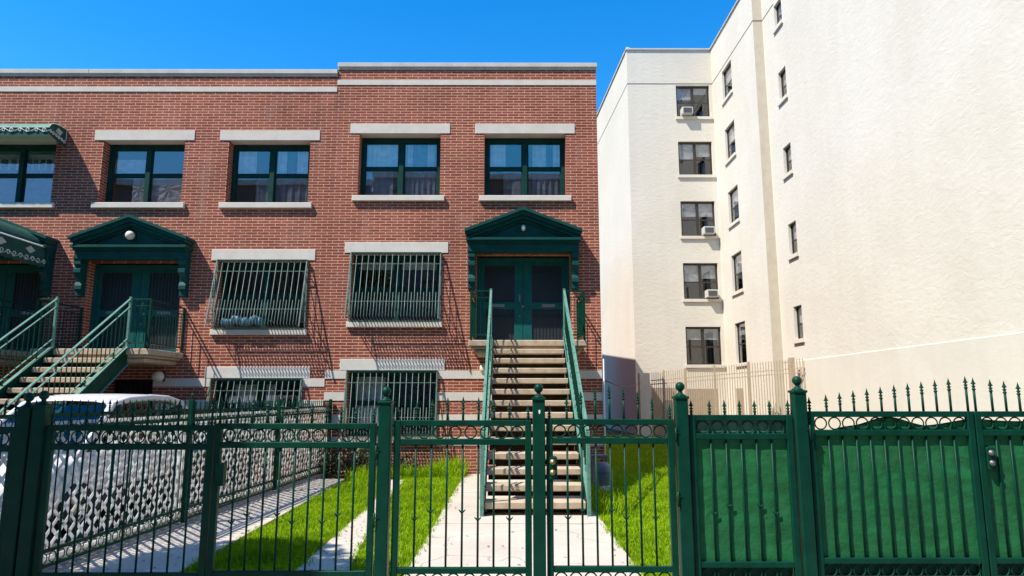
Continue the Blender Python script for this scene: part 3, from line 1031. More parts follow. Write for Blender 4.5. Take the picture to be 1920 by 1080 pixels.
dc = thing("door_canopy", "large dark canopy with white scalloped trim over the door", "canopy", (-11.39, YF, 4.27))
hw, pr = 1.165, 2.2
arc = [(-hw, .60), (-hw * .92, .78), (-hw * .7, .96), (-hw * .35, 1.08), (0, 1.12), (hw * .35, 1.08), (hw * .7, .96), (hw * .92, .78), (hw, .60)]
c = MB(); v = []; f = []
for y in (-pr, -.004):
    v += [(x, y, z) for x, z in arc]
n_ = len(arc)
for i in range(n_ - 1):
    f.append((i, i + 1, i + 1 + n_, i + n_))
c.add(v, f, True); c.prism_y([(x, z) for x, z in arc], -pr - .004, -pr)
part("roof_cover", c, 'awning', dc)
c = MB(); n = 26
for q in (-hw, hw):
    v = []; f = []
    for i in range(n + 1):
        y = -pr + (pr - .004) * i / n
        v += [(q, y, .60), (q, y, .14 + .03 * abs(math.sin(i * math.pi / 3)))]
    for i in range(n):
        f.append((2 * i, 2 * i + 2, 2 * i + 3, 2 * i + 1))
    c.add(v, f)
c.box(-hw, hw, -pr - .004, -pr, .18, .60)
part("valance", c, 'awning', dc)
c = MB()
scroll_row(c, (hw + .012, -pr, .27), (hw + .012, -.05, .27), (0, 0, 1), 6, .060, .008)
for i in range(48):
    y = -pr + pr * (i + .5) / 48
    c.ball((hw + .008, y, .605), .020, 6, 4)
c.tube([(hw + .008, -pr, .60), (hw + .008, -.01, .60)], .009, 6)
part("scroll_trim", c, 'scroll', dc)
c = MB()
for y in (-.75, -1.6):
    c.prism_x([(y - .15, .46), (y, .54), (y + .15, .46), (y, .38)], hw + .002, hw + .007)
part("diamond_patch", c, 'diamond', dc)
c = MB()
for y in (-.03, -pr + .03):
    for q in (-hw, hw):
        c.tube([(q * 1.004, y, .60), (q * 1.004, y, -.56)], .009, 6)
part("pole", c, 'scroll', dc)

# ------------------------------------------------------------------ cream apartment block
AX0, AY0 = 5.65, 31.0
INX = 9.74
STEPY = 25.4
X2 = 10.12
TOP = 18.38
ap = thing("apartment_building", "tall cream stuccoed apartment block with a stepped light court", "building", (AX0, AY0, 0))
w = MB()
lx = lambda X: X - AX0
ly = lambda Y: Y - AY0
ZR = [(14.9, 16.5), (12.0, 13.66), (9.04, 10.72), (6.08, 7.76), (3.08, 4.80)]
front_holes = [(lx(7.98), lx(9.585), a, b) for a, b in ZR]
wall_holes(w, 0, lx(INX), -.3, TOP - .06, front_holes, lambda u, d, z: (u, d, z), .16)
SR = [(14.95, 16.4), (12.08, 13.6), (9.15, 10.66), (6.12, 7.76), (3.05, 4.77)]
sh = [(-(29.5 - AY0), -(28.2 - AY0), a, b) for a, b in SR]        # u measured toward the street
wall_holes(w, 0, AY0 - STEPY, -.3, TOP - .06, sh, lambda u, d, z: (lx(INX) + d, -u, z), .16)
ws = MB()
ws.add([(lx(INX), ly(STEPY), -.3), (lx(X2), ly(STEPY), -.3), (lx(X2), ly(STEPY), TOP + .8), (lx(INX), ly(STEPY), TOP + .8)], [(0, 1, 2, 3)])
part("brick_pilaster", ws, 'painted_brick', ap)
BR = [(15.5, 16.45), (12.56, 13.7), (9.68, 10.74), (6.66, 7.83), (3.64, 4.81)]
bh = [(STEPY - 24.2, STEPY - 23.52, a, b) for a, b in BR]
wall_holes(w, 0, STEPY - 7.0, 2.88, TOP + .8, bh, lambda u, d, z: (lx(X2) + d, ly(STEPY) - u, z), .16)
YB = 50.0
LXB = 4.62
w.add([(0, 0, -.3), (lx(LXB), ly(YB), -.3), (lx(LXB), ly(YB), TOP - .06), (0, 0, TOP - .06)], [(0, 1, 2, 3)])
w.add([(lx(24), ly(7), -.3), (lx(X2) , ly(7), -.3), (lx(X2), ly(7), TOP + .8), (lx(24), ly(7), TOP + .8)], [(0, 1, 2, 3)])
w.add([(lx(24), ly(7), -.3), (lx(24), ly(YB), -.3), (lx(24), ly(YB), TOP), (lx(24), ly(7), TOP)], [(0, 1, 2, 3)])
w.add([(lx(LXB), ly(YB), -.3), (lx(24), ly(YB), -.3), (lx(24), ly(YB), TOP - .06), (lx(LXB), ly(YB), TOP - .06)], [(0, 1, 2, 3)])
part("wall", w, 'stucco', ap)
b = MB()
b.add([(lx(X2) - .02, ly(STEPY) - .6, -.3), (lx(X2) - .02, ly(7), -.3), (lx(X2) - .02, ly(7), 2.88), (lx(X2) - .02, ly(STEPY) - .6, 2.88)], [(0, 1, 2, 3)])
b.add([(lx(X2) - .02, ly(STEPY) - .6, 2.88), (lx(X2) - .02, ly(7), 2.88), (lx(X2) + .01, ly(7), 2.90), (lx(X2) + .01, ly(STEPY) - .6, 2.90)], [(0, 1, 2, 3)])
b.add([(lx(X2), ly(STEPY), -.3), (lx(X2), ly(STEPY) - .62, -.3), (lx(X2), ly(STEPY) - .62, 2.9), (lx(X2), ly(STEPY), 2.9)], [(0, 1, 2, 3)])
part("base_wall", b, 'render', ap)
b = MB()
b.add([(0.1, .1, TOP - .4), (lx(24), .1, TOP - .4), (lx(24), ly(YB), TOP - .4), (lx(LXB), ly(YB), TOP - .4)], [(0, 1, 2, 3)])
b.box(lx(INX) + .3, lx(24) - .1, ly(7) + .1, .1, TOP - .5, TOP - .4)
part("roof", b, 'asphalt', ap)
b = MB()
b.cbox(-.05, lx(INX), -.06, .3, TOP - .06, TOP + .02, .01)
b.cbox(lx(INX) - .06, lx(INX) + .3, ly(STEPY), -.06, TOP - .06, TOP + .02, .01)
b.bar((.10, 0.3, TOP - .02), (lx(LXB) + .10, ly(YB), TOP - .02), .34, .08)
b.box(0.0, .16, .1, .3, TOP + .02, TOP + .16)
part("coping", b, 'coping', ap)
b = MB()   # scored line below the parapet
b.box(.0, lx(INX) - .002, -.010, .0, 16.57, 16.60)
b.box(lx(INX) - .010, lx(INX), ly(STEPY) + .0, -.012, 16.57, 16.60)
b.box(lx(INX) - .012, lx(X2) - .002, ly(STEPY) - .010, ly(STEPY) - .001, 16.57, 16.60)
b.box(lx(X2) - .010, lx(X2), ly(24.22), ly(STEPY) - .012, 16.57, 16.60)
b.bar((-.004, 0, 16.585), (lx(LXB) - .004, ly(YB), 16.585), .012, .03)
part("score_line", b, 'ac_grille', ap)

def ap_window(place, a, b_, c, d, double, blind):
    """place(u,w,z): facade frame. a,b in u, c,d in z"""
    def boxp(mb, u0, u1, w0, w1, z0, z1):
        p = [place(u, w_, z) for z in (z0, z1) for (u, w_) in ((u0, w0), (u1, w0), (u1, w1), (u0, w1))]
        mb.add(p, [(0, 3, 2, 1), (4, 5, 6, 7), (0, 1, 5, 4), (1, 2, 6, 5), (2, 3, 7, 6), (3, 0, 4, 7)])
    fr = MB()
    fw = .07 if double else .05
    w0, w1 = .10, .16
    boxp(fr, a, a + fw, w0, w1, c, d); boxp(fr, b_ - fw, b_, w0, w1, c, d)
    boxp(fr, a + fw, b_ - fw, w0, w1, d - fw * 1.3, d); boxp(fr, a + fw, b_ - fw, w0, w1, c, c + fw * .7)
    cols = [(a + fw, b_ - fw)]
    if double:
        m_ = (a + b_) / 2
        boxp(fr, m_ - .06, m_ + .06, w0 - .01, w1, c + fw * .7, d - fw * 1.3)
        cols = [(a + fw, m_ - .06), (m_ + .06, b_ - fw)]
    zm = (c + d) / 2 - .05
    for p, q in cols:
        boxp(fr, p, q, w0 + .02, w1, zm - .03, zm + .03)
    win = part("window", fr, 'brown', ap)
    for p, q in cols:
        for z0, z1 in ((c + fw * .7, zm - .03), (zm + .03, d - fw * 1.3)):
            g_ = MB(); boxp(g_, p, q, w1 - .035, w1 - .030, z0, z1); part("pane", g_, 'glass_dark', win)
        bl = MB(); boxp(bl, p, q, w1 + .03, w1 + .035, d - (d - c) * random.choice(blind), d); part("blind", bl, 'blind', win)
    bk = MB(); boxp(bk, a - .05, b_ + .05, w1 + .6, w1 + .62, c - .05, d + .05); part("dark_room_sheet", bk, 'dark', win)  # near-black sheet paints the dark of the room behind
    sl = MB(); boxp(sl, a - .08, b_ + .08, -.07, .12, c - .14, c - .005); part("window_sill", sl, 'render', win)

for h in front_holes:
    ap_window(lambda u, d, z: (u, d, z), *h, True, (.42, .25, .5, .34))
for h in sh:
    ap_window(lambda u, d, z: (lx(INX) + d, -u, z), *h, False, (.45, .3, .52))
for h in bh:
    ap_window(lambda u, d, z: (lx(X2) + d, ly(STEPY) - u, z), *h, False, (.5, .55))
# tan panels drawn as basement doors, standing in for shade behind the tan fence
b = MB()
b.box(lx(6.35), lx(7.45), -.02, .0, -.2, 2.05)
part("basement_door_and_shade", b, 'tan', ap)
b = MB(); b.box(lx(7.85), lx(9.3), -.02, .0, .1, 2.0)
part("basement_door_and_shade", b, 'tan', ap)
b = MB(); b.box(lx(INX) - .02, lx(INX), ly(28.9), ly(29.7), .0, 2.0)
part("basement_door_and_shade", b, 'tan', ap)
b = MB(); b.box(lx(6.85), lx(7.2), -.06, -.02, .55, 1.5)
part("meter_cabinet", b, 'lockgrey', ap)

def ac_unit(label, X, Z):
    t = thing("air_conditioner", label, "air conditioner", (X, AY0 - .02, Z), "air conditioners in the apartment windows")
    b = MB(); b.cbox(-.26, .26, -.26, .14, 0, .34, .015); part("casing", b, 'ac', t)
    b = MB(); b.box(-.20, .20, -.266, -.26, .05, .30)
    for k in range(8):
        b.box(-.20, .20, -.274, -.266, .055 + .031 * k, .068 + .031 * k)
    part("grille", b, 'ac_grille', t)
ac_unit("air conditioner under the topmost pair of sashes, highest on the cream wall", 8.43, 14.95)
ac_unit("air conditioner in the third window down the cream front", 9.20, 9.09)
ac_unit("air conditioner in the fourth window down, lowest of the cream front", 9.22, 6.13)

# pier and tan picket fence before the block
b = MB(); b.cbox(5.35, 5.78, 28.5, 28.9, -.3, 2.62, .01)
single("cream_pier", b, 'stucco', "short cream pillar at the end of the tan picket fence", "pillar")
tf = thing("picket_fence", "tall tan metal picket fence before the cream apartment block", "fence", (5.8, 28.4, 0))
p0, p1 = Vector((0, 0, 0)), Vector((4.28, -4.9, 0))
Lf = (p1 - p0).length; dn = (p1 - p0).normalized()
ztop0, ztop1 = 2.62, 2.95
N_P = 62
pk = MB(); pk.box(-.011, .011, -.011, .011, -.25, 0)
pk_me = None
for k in range(N_P):
    t_ = (k + .5) / N_P
    P0 = p0 + (p1 - p0) * t_
    hgt = ztop0 + (ztop1 - ztop0) * t_
    pk = MB(); pk.box(P0.x - .011, P0.x + .011, P0.y - .011, P0.y + .011, 0, hgt)
    part("picket", pk, 'beige_metal', tf)
for off in (.32, .47, 2.2):
    r = MB(); r.bar((p0.x, p0.y, ztop0 - off), (p1.x, p1.y, ztop1 - off), .035, .035); part("rail", r, 'beige_metal', tf)
for t_ in (.10, .26, .46, .68, .93):
    P0 = p0 + (p1 - p0) * t_
    hgt = ztop0 + (ztop1 - ztop0) * t_ + .06
    s_ = .035 if t_ < .9 else .08
    r = MB(); r.cbox(P0.x - s_, P0.x + s_, P0.y - s_, P0.y + s_, -.1, hgt, .004); part("fence_post", r, 'beige_metal', tf)
b = MB()
b.tube([(2.0, 15.0, 2.0), (3.2, 20, 1.93), (4.4, 24.5, 2.02), (5.4, 28.55, 2.25)], .012, 6)
single("cable", b, 'wire', "thin black cable strung between the brick house and cream pillar", "cable")

# ------------------------------------------------------------------ front fence
YG = 4.9
def ring_mesh(R, r):
    mb = MB(); mb.ring_xz(0, 0, 0, R, r, 24, 6)
    return mb.mesh("ring", M['green'])
RING = ring_mesh(.041, .0052)
def finial_mesh(scale=1.0):
    mb = MB()
    k = scale
    mb.lathe(0, 0, [(.0125 * k, -.004), (.0125 * k, .004), (.008 * k, .008), (.007 * k, .014), (.013 * k, .019), (.013 * k, .023), (.006 * k, .028), (.006 * k, .034)], 8)
    # spear head with flared leaves, four-sided
    prof = [(.006, .034), (.019, .040), (.012, .047), (.009, .055), (.0055, .066), (.0005, .085)]
    mb.lathe(0, 0, [(a * k, z * k) for a, z in prof], 6, False)
    return mb.mesh("spear_finial", M['green'])
FINIAL = finial_mesh()
def collar_mesh():
    mb = MB()
    mb.ball((0, 0, 0), .011, 8, 6, (1, 1, .8))
    for q in (-1, 1):
        mb.tube([(0, -.006, -.012), (q * .010, -.008, .002), (q * .020, -.008, .010), (q * .023, -.006, .018)], [.005, .006, .004, .001], 5)
    return mb.mesh("collar", M['green'])
COLLAR = collar_mesh()
BAR_CACHE = {}
def bar_mesh(z0, z1, r=.0075, name="bar"):
    key = (round(z0, 3), round(z1, 3), r)
    if key not in BAR_CACHE:
        mb = MB(); mb.tube([(0, 0, z0), (0, 0, z1)], r, 8)
        BAR_CACHE[key] = mb.mesh(name, M['green'])
    return BAR_CACHE[key]

def gate(name, label, cat, x0, x1, zt, nbar, heights, group=None, lock=None, sheet_kind=None, collars=True, stile=.045):
    """iron leaf in local coordinates: origin at its lower near corner on the ground"""
    t = thing(name, label, cat, (x0, YG, 0), group)
    W = x1 - x0
    D = .020
    for a in (0, W - stile):
        m_ = MB(); m_.cbox(a, a + stile, -D, D, zt - 1.15, zt, .004); part("stile", m_, 'green', t)
    for z1, h in ((zt, .040), (zt - .128, .042), (zt - .985, .040), (zt - 1.11, .038)):
        m_ = MB(); m_.cbox(stile, W - stile, -D + .002, D - .002, z1 - h, z1, .004); part("rail", m_, 'green', t)
    gap = (W - 2 * stile) / (nbar + 1)
    for k in range(1, nbar + 1):
        x = stile + gap * k
        b_ = link("bar", bar_mesh(zt - .99, zt - .165), t, (x, 0, 0))
        h = heights(k / (nbar + 1))
        s_ = link("spike", bar_mesh(0, h - .08, .0085, "spike"), t, (x, 0, zt - .004))
        link("spear_finial", FINIAL, s_, (0, 0, h - .08))
        if collars and (k % 3 != 0):
            link("collar", COLLAR, b_, (0, 0, zt - .62 - .05 * (k % 2)))
    for e in (stile / 2, W - stile / 2):
        h = heights(0.0 if e < W / 2 else 1.0)
        s_ = link("spike", bar_mesh(0, max(.02, h - .08), .0085, "spike"), t, (e, 0, zt - .002))
        link("spear_finial", FINIAL, s_, (0, 0, max(.02, h - .08)))
    for k in range(nbar + 1):
        x = stile + gap * (k + .5)
        link("ring", RING, t, (x, 0, zt - .084))
        link("ring", RING, t, (x, 0, zt - 1.0675))
    if lock:
        lx_, lz, kind = lock
        m_ = MB(); m_.cbox(lx_ - .028, lx_ + .028, -.035, .03, lz - .085, lz + .07, .005)
        lk = part("lock_box", m_, 'green', t)
        if kind:
            for dzz, mt in ((.035, kind), (-.035, kind)):
                m_ = MB()
                ys_ = -.036
                pts = [(lx_ - .004, ys_, lz + dzz), (lx_ - .004, ys_ - .012, lz + dzz)]
                m_.tube(pts, .019, 14); m_.tube([(lx_ - .004, ys_ - .012, lz + dzz), (lx_ - .004, ys_ - .017, lz + dzz)], .011, 10)
                part("lock_cylinder", m_, mt, lk)
    if sheet_kind:
        zlo = zt - .99
        n, mrow = 40, 30
        mb = MB(); v = []; f = []
        for i in range(n + 1):
            x = stile * .4 + (W - stile * .8) * i / n
            u = i / n
            zhi = sheet_kind(u) + zt
            for j in range(mrow + 1):
                z = zlo + (zhi - zlo) * j / mrow
                y = .0095 + .0012 * math.sin(5 * u + 2.2 * z * 3) + .0012 * math.sin(23 * z + 6 * u) + .0010 * math.sin(51 * z + 19 * u) + .001 * math.sin(31 * u + 9 * z)
                v.append((x, y, z))
        for i in range(n):
            for j in range(mrow):
                q = i * (mrow + 1) + j
                f.append((q, q + mrow + 1, q + mrow + 2, q + 1))
        mb.add(v, f, True)
        sh_ = part("privacy_sheet", mb, 'sheet', t)
        hm = MB()
        hm.tube([(stile * .4 + (W - stile * .8) * i / n, .024, sheet_kind(i / n) + zt) for i in range(n + 1)], .007, 6)
        part("sheet_hem", hm, 'hem', sh_)
        if nbar == 5:                       # thinner netting closes the upper ring row of the narrow panel
            nt_ = MB(); nt_.box(stile, W - stile, .010, .013, zt - .13, zt - .038)
            part("upper_netting", nt_, 'sheet_net', t)
        # dark backing at the ring row below
        mb = MB(); mb.box(stile, W - stile, .020, .023, zt - 1.11, zt - .99)
        part("lower_sheet", mb, 'green', sh_)
    return t

def fence_post(label, X, ztop, w=.086, base=0.0, hinge=None):
    t = thing("gate_post", label, "post", (X, YG, 0), "front fence posts with ball caps")
    h = w / 2
    m_ = MB(); m_.cbox(-h, h, -h, h, base - .05, ztop - .11, .005); part("shaft", m_, 'green', t)
    m_ = MB()
    m_.cbox(-h - .008, h + .008, -h - .008, h + .008, ztop - .118, ztop - .100, .004)
    m_.lathe(0, 0, [(h + .004, -.100 + ztop), (.030, ztop - .088), (.017, ztop - .076), (.013, ztop - .066), (.02, ztop - .06)], 16)
    cp_ = part("cap", m_, 'green', t)
    m_ = MB(); m_.ball((0, 0, ztop - .033), .033, 18, 12); part("ball_finial", m_, 'green', cp_)
    if hinge:
        for q, zs_ in hinge:
            for z in zs_:
                m_ = MB()
                m_.tube([(q * (h + .008), -h - .004, z - .05), (q * (h + .008), -h - .004, z + .05)], .0075, 8)
                m_.cbox(q * (h - .02), q * (h + .03), -h - .006, -h - .001, z + .012, z + .02, .001)
                part("hinge", m_, 'green', t)
    return t

GP = "front gate leaves and panels"
arch = lambda a, b: (lambda u: a + (b - a) * math.sin(math.pi * u))
up_ = lambda a, b: (lambda u: a + (b - a) * (u ** .85))
dn_ = lambda a, b: (lambda u: a + (b - a) * ((1 - u) ** .85))
gate("fence_panel", "shaded green fence panel beyond the twin ball-capped posts", "fence panel", -4.70, -3.455, 1.415, 9, lambda u: .11, GP)
fence_post("dark shaded ball-capped post farther from the driveway gate, one of a touching pair", -3.405, 1.655, .088)
fence_post("dark shaded ball-capped post carrying the driveway gate, one of a touching pair", -3.30, 1.668, .088)
gate("driveway_gate", "shaded driveway gate leaf in front of the white lattice", "gate", -3.245, -2.078, 1.428, 9, up_(.10, .19), GP)
gate("driveway_gate", "driveway gate leaf with the square lock box, before the lawn strip", "gate", -2.068, -.94, 1.440, 9, dn_(.10, .19), GP, (.055, 1.10, None))
fence_post("ball-capped post with hinges between driveway gate and lawn", -.880, 1.695, hinge=[(-1, (1.24, .79))])
gate("garden_gate", "gate leaf without a lock in front of grass and front path", "gate", -.815, .148, 1.461, 7, arch(.105, .165), GP)
fence_post("ball-capped post with a chipped white fleck before the stairs", .200, 1.717)
fl = MB(); fl.add([(.2 - .004, YG - .0445, 1.53), (.2 + .008, YG - .0445, 1.535), (.2 + .010, YG - .0445, 1.515), (.2 + .003, YG - .0445, 1.503), (.2 - .003, YG - .0445, 1.515)], [(0, 1, 2, 3, 4)])
for o_ in bpy.data.objects:
    if o_.get('label', '').startswith("ball-capped post with a chipped"):
        ff = MB(); ff.add([(x_ - .2, y_ - YG, z_) for x_, y_, z_ in fl.v] , fl.f)
        part("paint_chip", ff, 'white_paint', o_)
gate("garden_gate", "gate leaf with two brass lock cylinders at the foot of the path", "gate", .252, 1.148, 1.469, 7, arch(.10, .235), GP, (.045, 1.142, 'brass'))
fence_post("ball-capped post between the brass-locked gate and the narrow sheeted panel", 1.205, 1.728, hinge=[(-1, (1.36, .93))])
gate("fence_panel", "narrow fence panel fully backed with green sheet, short even spikes", "fence panel", 1.256, 1.985, 1.498, 5, lambda u: .105, GP, None, lambda u: -.150)
fence_post("tallest ball-capped post, between the two green-sheeted leaves", 2.040, 1.770, hinge=[(1, (1.38,))])
gate("sheeted_gate", "wide gate leaf backed with green sheet sagging below its rings", "gate", 2.094, 3.262, 1.523, 10, up_(.10, .245), GP, None,
     lambda u: -.115 + .07 * math.exp(-((u - .5) / .16) ** 2) + (.055 * max(0, (u - .72) / .28)) - (.06 * max(0, (.22 - u) / .22)), collars=False)
gate("sheeted_gate", "green-sheeted gate leaf with a steel lock at the picture's edge", "gate", 3.272, 4.44, 1.523, 10, dn_(.10, .235), GP, (.075, 1.205, 'lockgrey'),
     lambda u: -.055 - .02 * math.sin(6 * u), collars=False)

# ------------------------------------------------------------------ side fence with lattice
def side_panel(label, Ya, Yb, zt, end=False):
    xa, xb = -4.23 + .044 * (Ya - 6.9), -4.23 + .044 * (Yb - 6.9)
    t = thing("side_fence_panel", label, "fence panel", (xa, Ya, 0), "green fence panels between the yards")
    L_ = math.hypot(xb - xa, Yb - Ya)
    ang = math.atan2(Yb - Ya, xb - xa)
    t.rotation_euler = (0, 0, ang)          # local +x runs along the fence toward the house
    m_ = MB(); m_.cbox(-.03, .03, -.03, .03, -.05, zt + .13, .004)
    m_.lathe(0, 0, [(.03, zt + .13), (.012, zt + .15), (.018, zt + .165), (.004, zt + .22)], 8)
    part("fence_post", m_, 'green', t)
    if end:
        m_ = MB(); m_.cbox(L_ - .03, L_ + .03, -.03, .03, -.05, zt + .13, .004); part("fence_post", m_, 'green', t)
    for z1, h in ((zt, .035), (zt - .12, .035), (.25, .032), (.115, .032)):
        m_ = MB(); m_.cbox(.03, L_ - .03, -.016, .016, z1 - h, z1, .003); part("rail", m_, 'green', t)
    n = int(L_ / .118)
    for k in range(1, n):
        x = L_ * k / n
        link("bar", bar_mesh(.22, zt - .15, .007), t, (x, 0, 0))
        s_ = link("spike", bar_mesh(0, .045, .0085, "spike"), t, (x, 0, zt - .002))
        link("spear_finial", FINIAL, s_, (0, 0, .043))
    for zr, rr in ((.166, .046), (zt - .0775, .039)):
        rb = MB()
        for k in range(n):
            rb.ring_xz(L_ * (k + .5) / n, 0, zr, rr, .005, 16, 5)
        part("ring_band", rb, 'green', t)
    return t
side_panel("side fence panel nearest the driveway gate, in the shade", 5.05, 8.95, 1.475)
side_panel("side fence panel in the middle of its row along the driveway", 9.0, 11.95, 1.46)
side_panel("side fence panel ending at the house wall", 12.0, 14.93, 1.45, True)

def lattice(label, Ya, Yb):
    xa, xb = -4.305 + .044 * (Ya - 6.9), -4.305 + .044 * (Yb - 6.9)
    t = thing("lattice_panel", label, "lattice", (xa, Ya, 0), "white lattice behind the side fence")
    t.rotation_euler = (0, 0, math.atan2(Yb - Ya, xb - xa))
    L_ = math.hypot(xb - xa, Yb - Ya)
    z0, z1 = .16, 1.36
    Hh = z1 - z0
    pit, wd = .170, .050
    for s_, yy in ((1, 0.0), (-1, .005)):
        mb = MB()
        k = -int(Hh / pit) - 1
        while k * pit < L_ + Hh:
            a0 = k * pit
            pts = []
            # line x = a0 + s*(z - zs) clipped to [0, L]
            if s_ > 0:
                za, zb_ = max(0, -a0), min(Hh, L_ - a0)
                if zb_ - za > .02: pts = [(a0 + za, za), (a0 + zb_, zb_)]
            else:
                za, zb_ = max(0, a0 - L_), min(Hh, a0)
                if zb_ - za > .02: pts = [(a0 - za, za), (a0 - zb_, zb_)]
            if pts:
                mb.bar((pts[0][0], yy, z0 + pts[0][1]), (pts[1][0], yy, z0 + pts[1][1]), .0045, wd * .72, (0, 0, 1))
            k += 1
        part("slats", mb, 'lattice', t)
    m_ = MB()
    m_.box(0, L_, -.008, .016, z1, z1 + .035); m_.box(0, L_, -.008, .016, z0 - .035, z0)
    m_.box(0, .035, -.008, .016, z0, z1); m_.box(L_ - .035, L_, -.008, .016, z0, z1)
    part("lattice_frame", m_, 'lattice', t)
lattice("white lattice sheet nearest the street, its diamonds clearly open", 5.6, 8.95)
lattice("white lattice sheet behind the middle panel of the side fence", 9.0, 11.95)
lattice("white lattice sheet closest to the house wall", 12.0, 14.9)

# ------------------------------------------------------------------ parked car
def car():
    t = thing("parked_car", "silver-white minivan parked behind the white lattice", "car", (-6.72, 10.9, -.17))
    # sections along y: (y, half width, z bottom, z shoulder, half width at roof, z top); front toward the street (-y)
    body = [(-2.28, .62, .34, .60), (-2.22, .74, .28, .72), (-2.0, .84, .24, .84), (-1.6, .885, .22, .93), (-1.0, .90, .22, 1.00), (0.0, .905, .22, 1.04),
            (1.0, .90, .22, 1.07), (1.8, .88, .24, 1.09), (2.15, .82, .28, 1.05), (2.25, .74, .36, .92)]
    mb = MB(); v = []; f = []; n = 12
    for y, hw_, zb, zs_ in body:
        prof = [(-hw_ * .88, zb), (-hw_ * .97, zb + .08), (-hw_, (zb + zs_) / 2), (-hw_ * .985, zs_ - .08), (-hw_ * .93, zs_), (-hw_ * .5, zs_ + .03),
                (hw_ * .5, zs_ + .03), (hw_ * .93, zs_), (hw_ * .985, zs_ - .08), (hw_, (zb + zs_) / 2), (hw_ * .97, zb + .08), (hw_ * .88, zb)]
        v += [(x, y, z) for x, z in prof]
    for i in range(len(body) - 1):
        for k in range(n):
            k2 = (k + 1) % n
            f.append((i * n + k, i * n + k2, (i + 1) * n + k2, (i + 1) * n + k))
    f.append(tuple(range(n))); f.append(tuple((len(body) - 1) * n + k for k in range(n)))
    mb.add(v, f, True)
    bd = part("body", mb, 'car', t)
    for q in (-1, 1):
        cl = MB(); cl.cbox(q * .86, q * .925, -1.05, 1.08, .20, .50, .02); part("sill_shade_strip", cl, 'car_trim', t)  # black strips added to darken the car's shaded lower sides
    cl = MB(); cl.cbox(-.80, .80, -2.30, -1.9, .22, .42, .03); part("bumper", cl, 'car_trim', t)
    # roof shell
    roof = [(-.42, .60, 1.73), (-.25, .66, 1.79), (.2, .70, 1.835), (.9, .70, 1.84), (1.5, .68, 1.81), (1.95, .63, 1.73), (2.08, .60, 1.65)]
    mb = MB(); v = []; f = []; n = 7
    for y, hw_, z in roof:
        v += [(-hw_ - .03, y, z - .09), (-hw_, y, z - .03), (-hw_ * .7, y, z), (0, y, z + .012), (hw_ * .7, y, z), (hw_, y, z - .03), (hw_ + .03, y, z - .09)]
    for i in range(len(roof) - 1):
        for k in range(n - 1):
            f.append((i * n + k, i * n + k + 1, (i + 1) * n + k + 1, (i + 1) * n + k))
    mb.add(v, f, True)
    part("roof", mb, 'car', t)
    # pillars: the arched roof rail along each side, from bonnet to tail
    for q in (-1, 1):
        mb = MB()
        mb.tube([(q * .80, -1.25, 1.02), (q * .74, -.75, 1.40), (q * .665, -.36, 1.68), (q * .70, .0, 1.755), (q * .735, .6, 1.785), (q * .735, 1.2, 1.765), (q * .71, 1.75, 1.68), (q * .72, 2.05, 1.5), (q * .79, 2.2, 1.1)],
                [.05, .05, .055, .055, .055, .055, .055, .055, .05], 8)
        part("roof_rail", mb, 'car', t)
        mb = MB()
        mb.prism_y([(0, 0), (.01, 0), (.01, .01), (0, .01)], 0, .01)
        mb = MB()
        pl = [(-1.12, 1.03), (-.70, 1.40), (-.34, 1.66), (.0, 1.72), (.6, 1.745), (1.2, 1.73), (1.72, 1.65), (2.0, 1.48), (2.1, 1.08)]
        v = []; f = []
        for y, z in pl:
            xo = q * (.875 - .19 * (z - 1.03) / .72)
            v.append((xo, y, z)); v.append((q * .872, y, 1.03))
        for i in range(len(pl) - 1):
            f.append((2 * i, 2 * i + 2, 2 * i + 3, 2 * i + 1))
        mb.add(v, f)
        sw_ = part("side_window", mb, 'car_glass', t)
        for y, zt_ in ((-.25, 1.68), (.75, 1.745), (1.7, 1.65)):
            mb = MB()
            mb.bar((q * .875, y, 1.03), (q * (.885 - .19 * (zt_ - 1.03) / .72), y, zt_), .03, .06, (0, 1, 0))
            part("pillar", mb, 'car_trim', sw_)
        mb = MB(); mb.ball((q * .98, -.85, 1.12), .09, 10, 8, (1, .6, .8)); part("wing_mirror", mb, 'car', t)
        mb = MB(); mb.ball((q * .62, -2.17, .70), .13, 12, 8, (1.2, .5, .6)); part("headlight", mb, 'globe', t)
        mb = MB(); mb.box(q * .70, q * .80, 2.14, 2.24, .92, 1.3); part("tail_light", mb, 'lamp_red', t)
        for y in (-1.38, 1.42):
            mb = MB()
            pts = [(.0, 0)]
            seg = 24
            R, w_ = .33, .21
            v = []; f = []
            for xx in (q * .70, q * .91):
                for k in range(seg):
                    a = 2 * math.pi * k / seg
                    v.append((xx, y + R * math.cos(a), R + R * math.sin(a)))
            for k in range(seg):
                k2 = (k + 1) % seg
                f.append((k, k2, seg + k2, seg + k))
            f.append(tuple(range(seg))); f.append(tuple(range(seg, 2 * seg)))
            mb.add(v, f)
            wh = part("wheel", mb, 'rubber', t)
            mb = MB()
            for k in range(5):
                a = 2 * math.pi * k / 5
                mb.bar((q * .916, y, R), (q * .916, y + .2 * math.cos(a), R + .2 * math.sin(a)), .05, .02, (1, 0, 0))
            mb.tube([(q * .915, y + .21 * math.cos(2 * math.pi * k / 20), R + .21 * math.sin(2 * math.pi * k / 20)) for k in range(20)], .015, 6, closed=True)
            part("rim", mb, 'rim', wh)
    mb = MB(); mb.add([(-.80, -1.22, 1.02), (.80, -1.22, 1.02), (.62, -.42, 1.68), (-.62, -.42, 1.68)], [(0, 1, 2, 3)]); part("windscreen", mb, 'car_glass', t)
    mb = MB(); mb.add([(-.76, 2.17, 1.10), (.76, 2.17, 1.10), (.60, 2.06, 1.62), (-.60, 2.06, 1.62)], [(0, 1, 2, 3)]); part("rear_window", mb, 'car_glass', t)
    mb = MB(); mb.box(-.78, .78, -.9, 2.0, .95, 1.06)
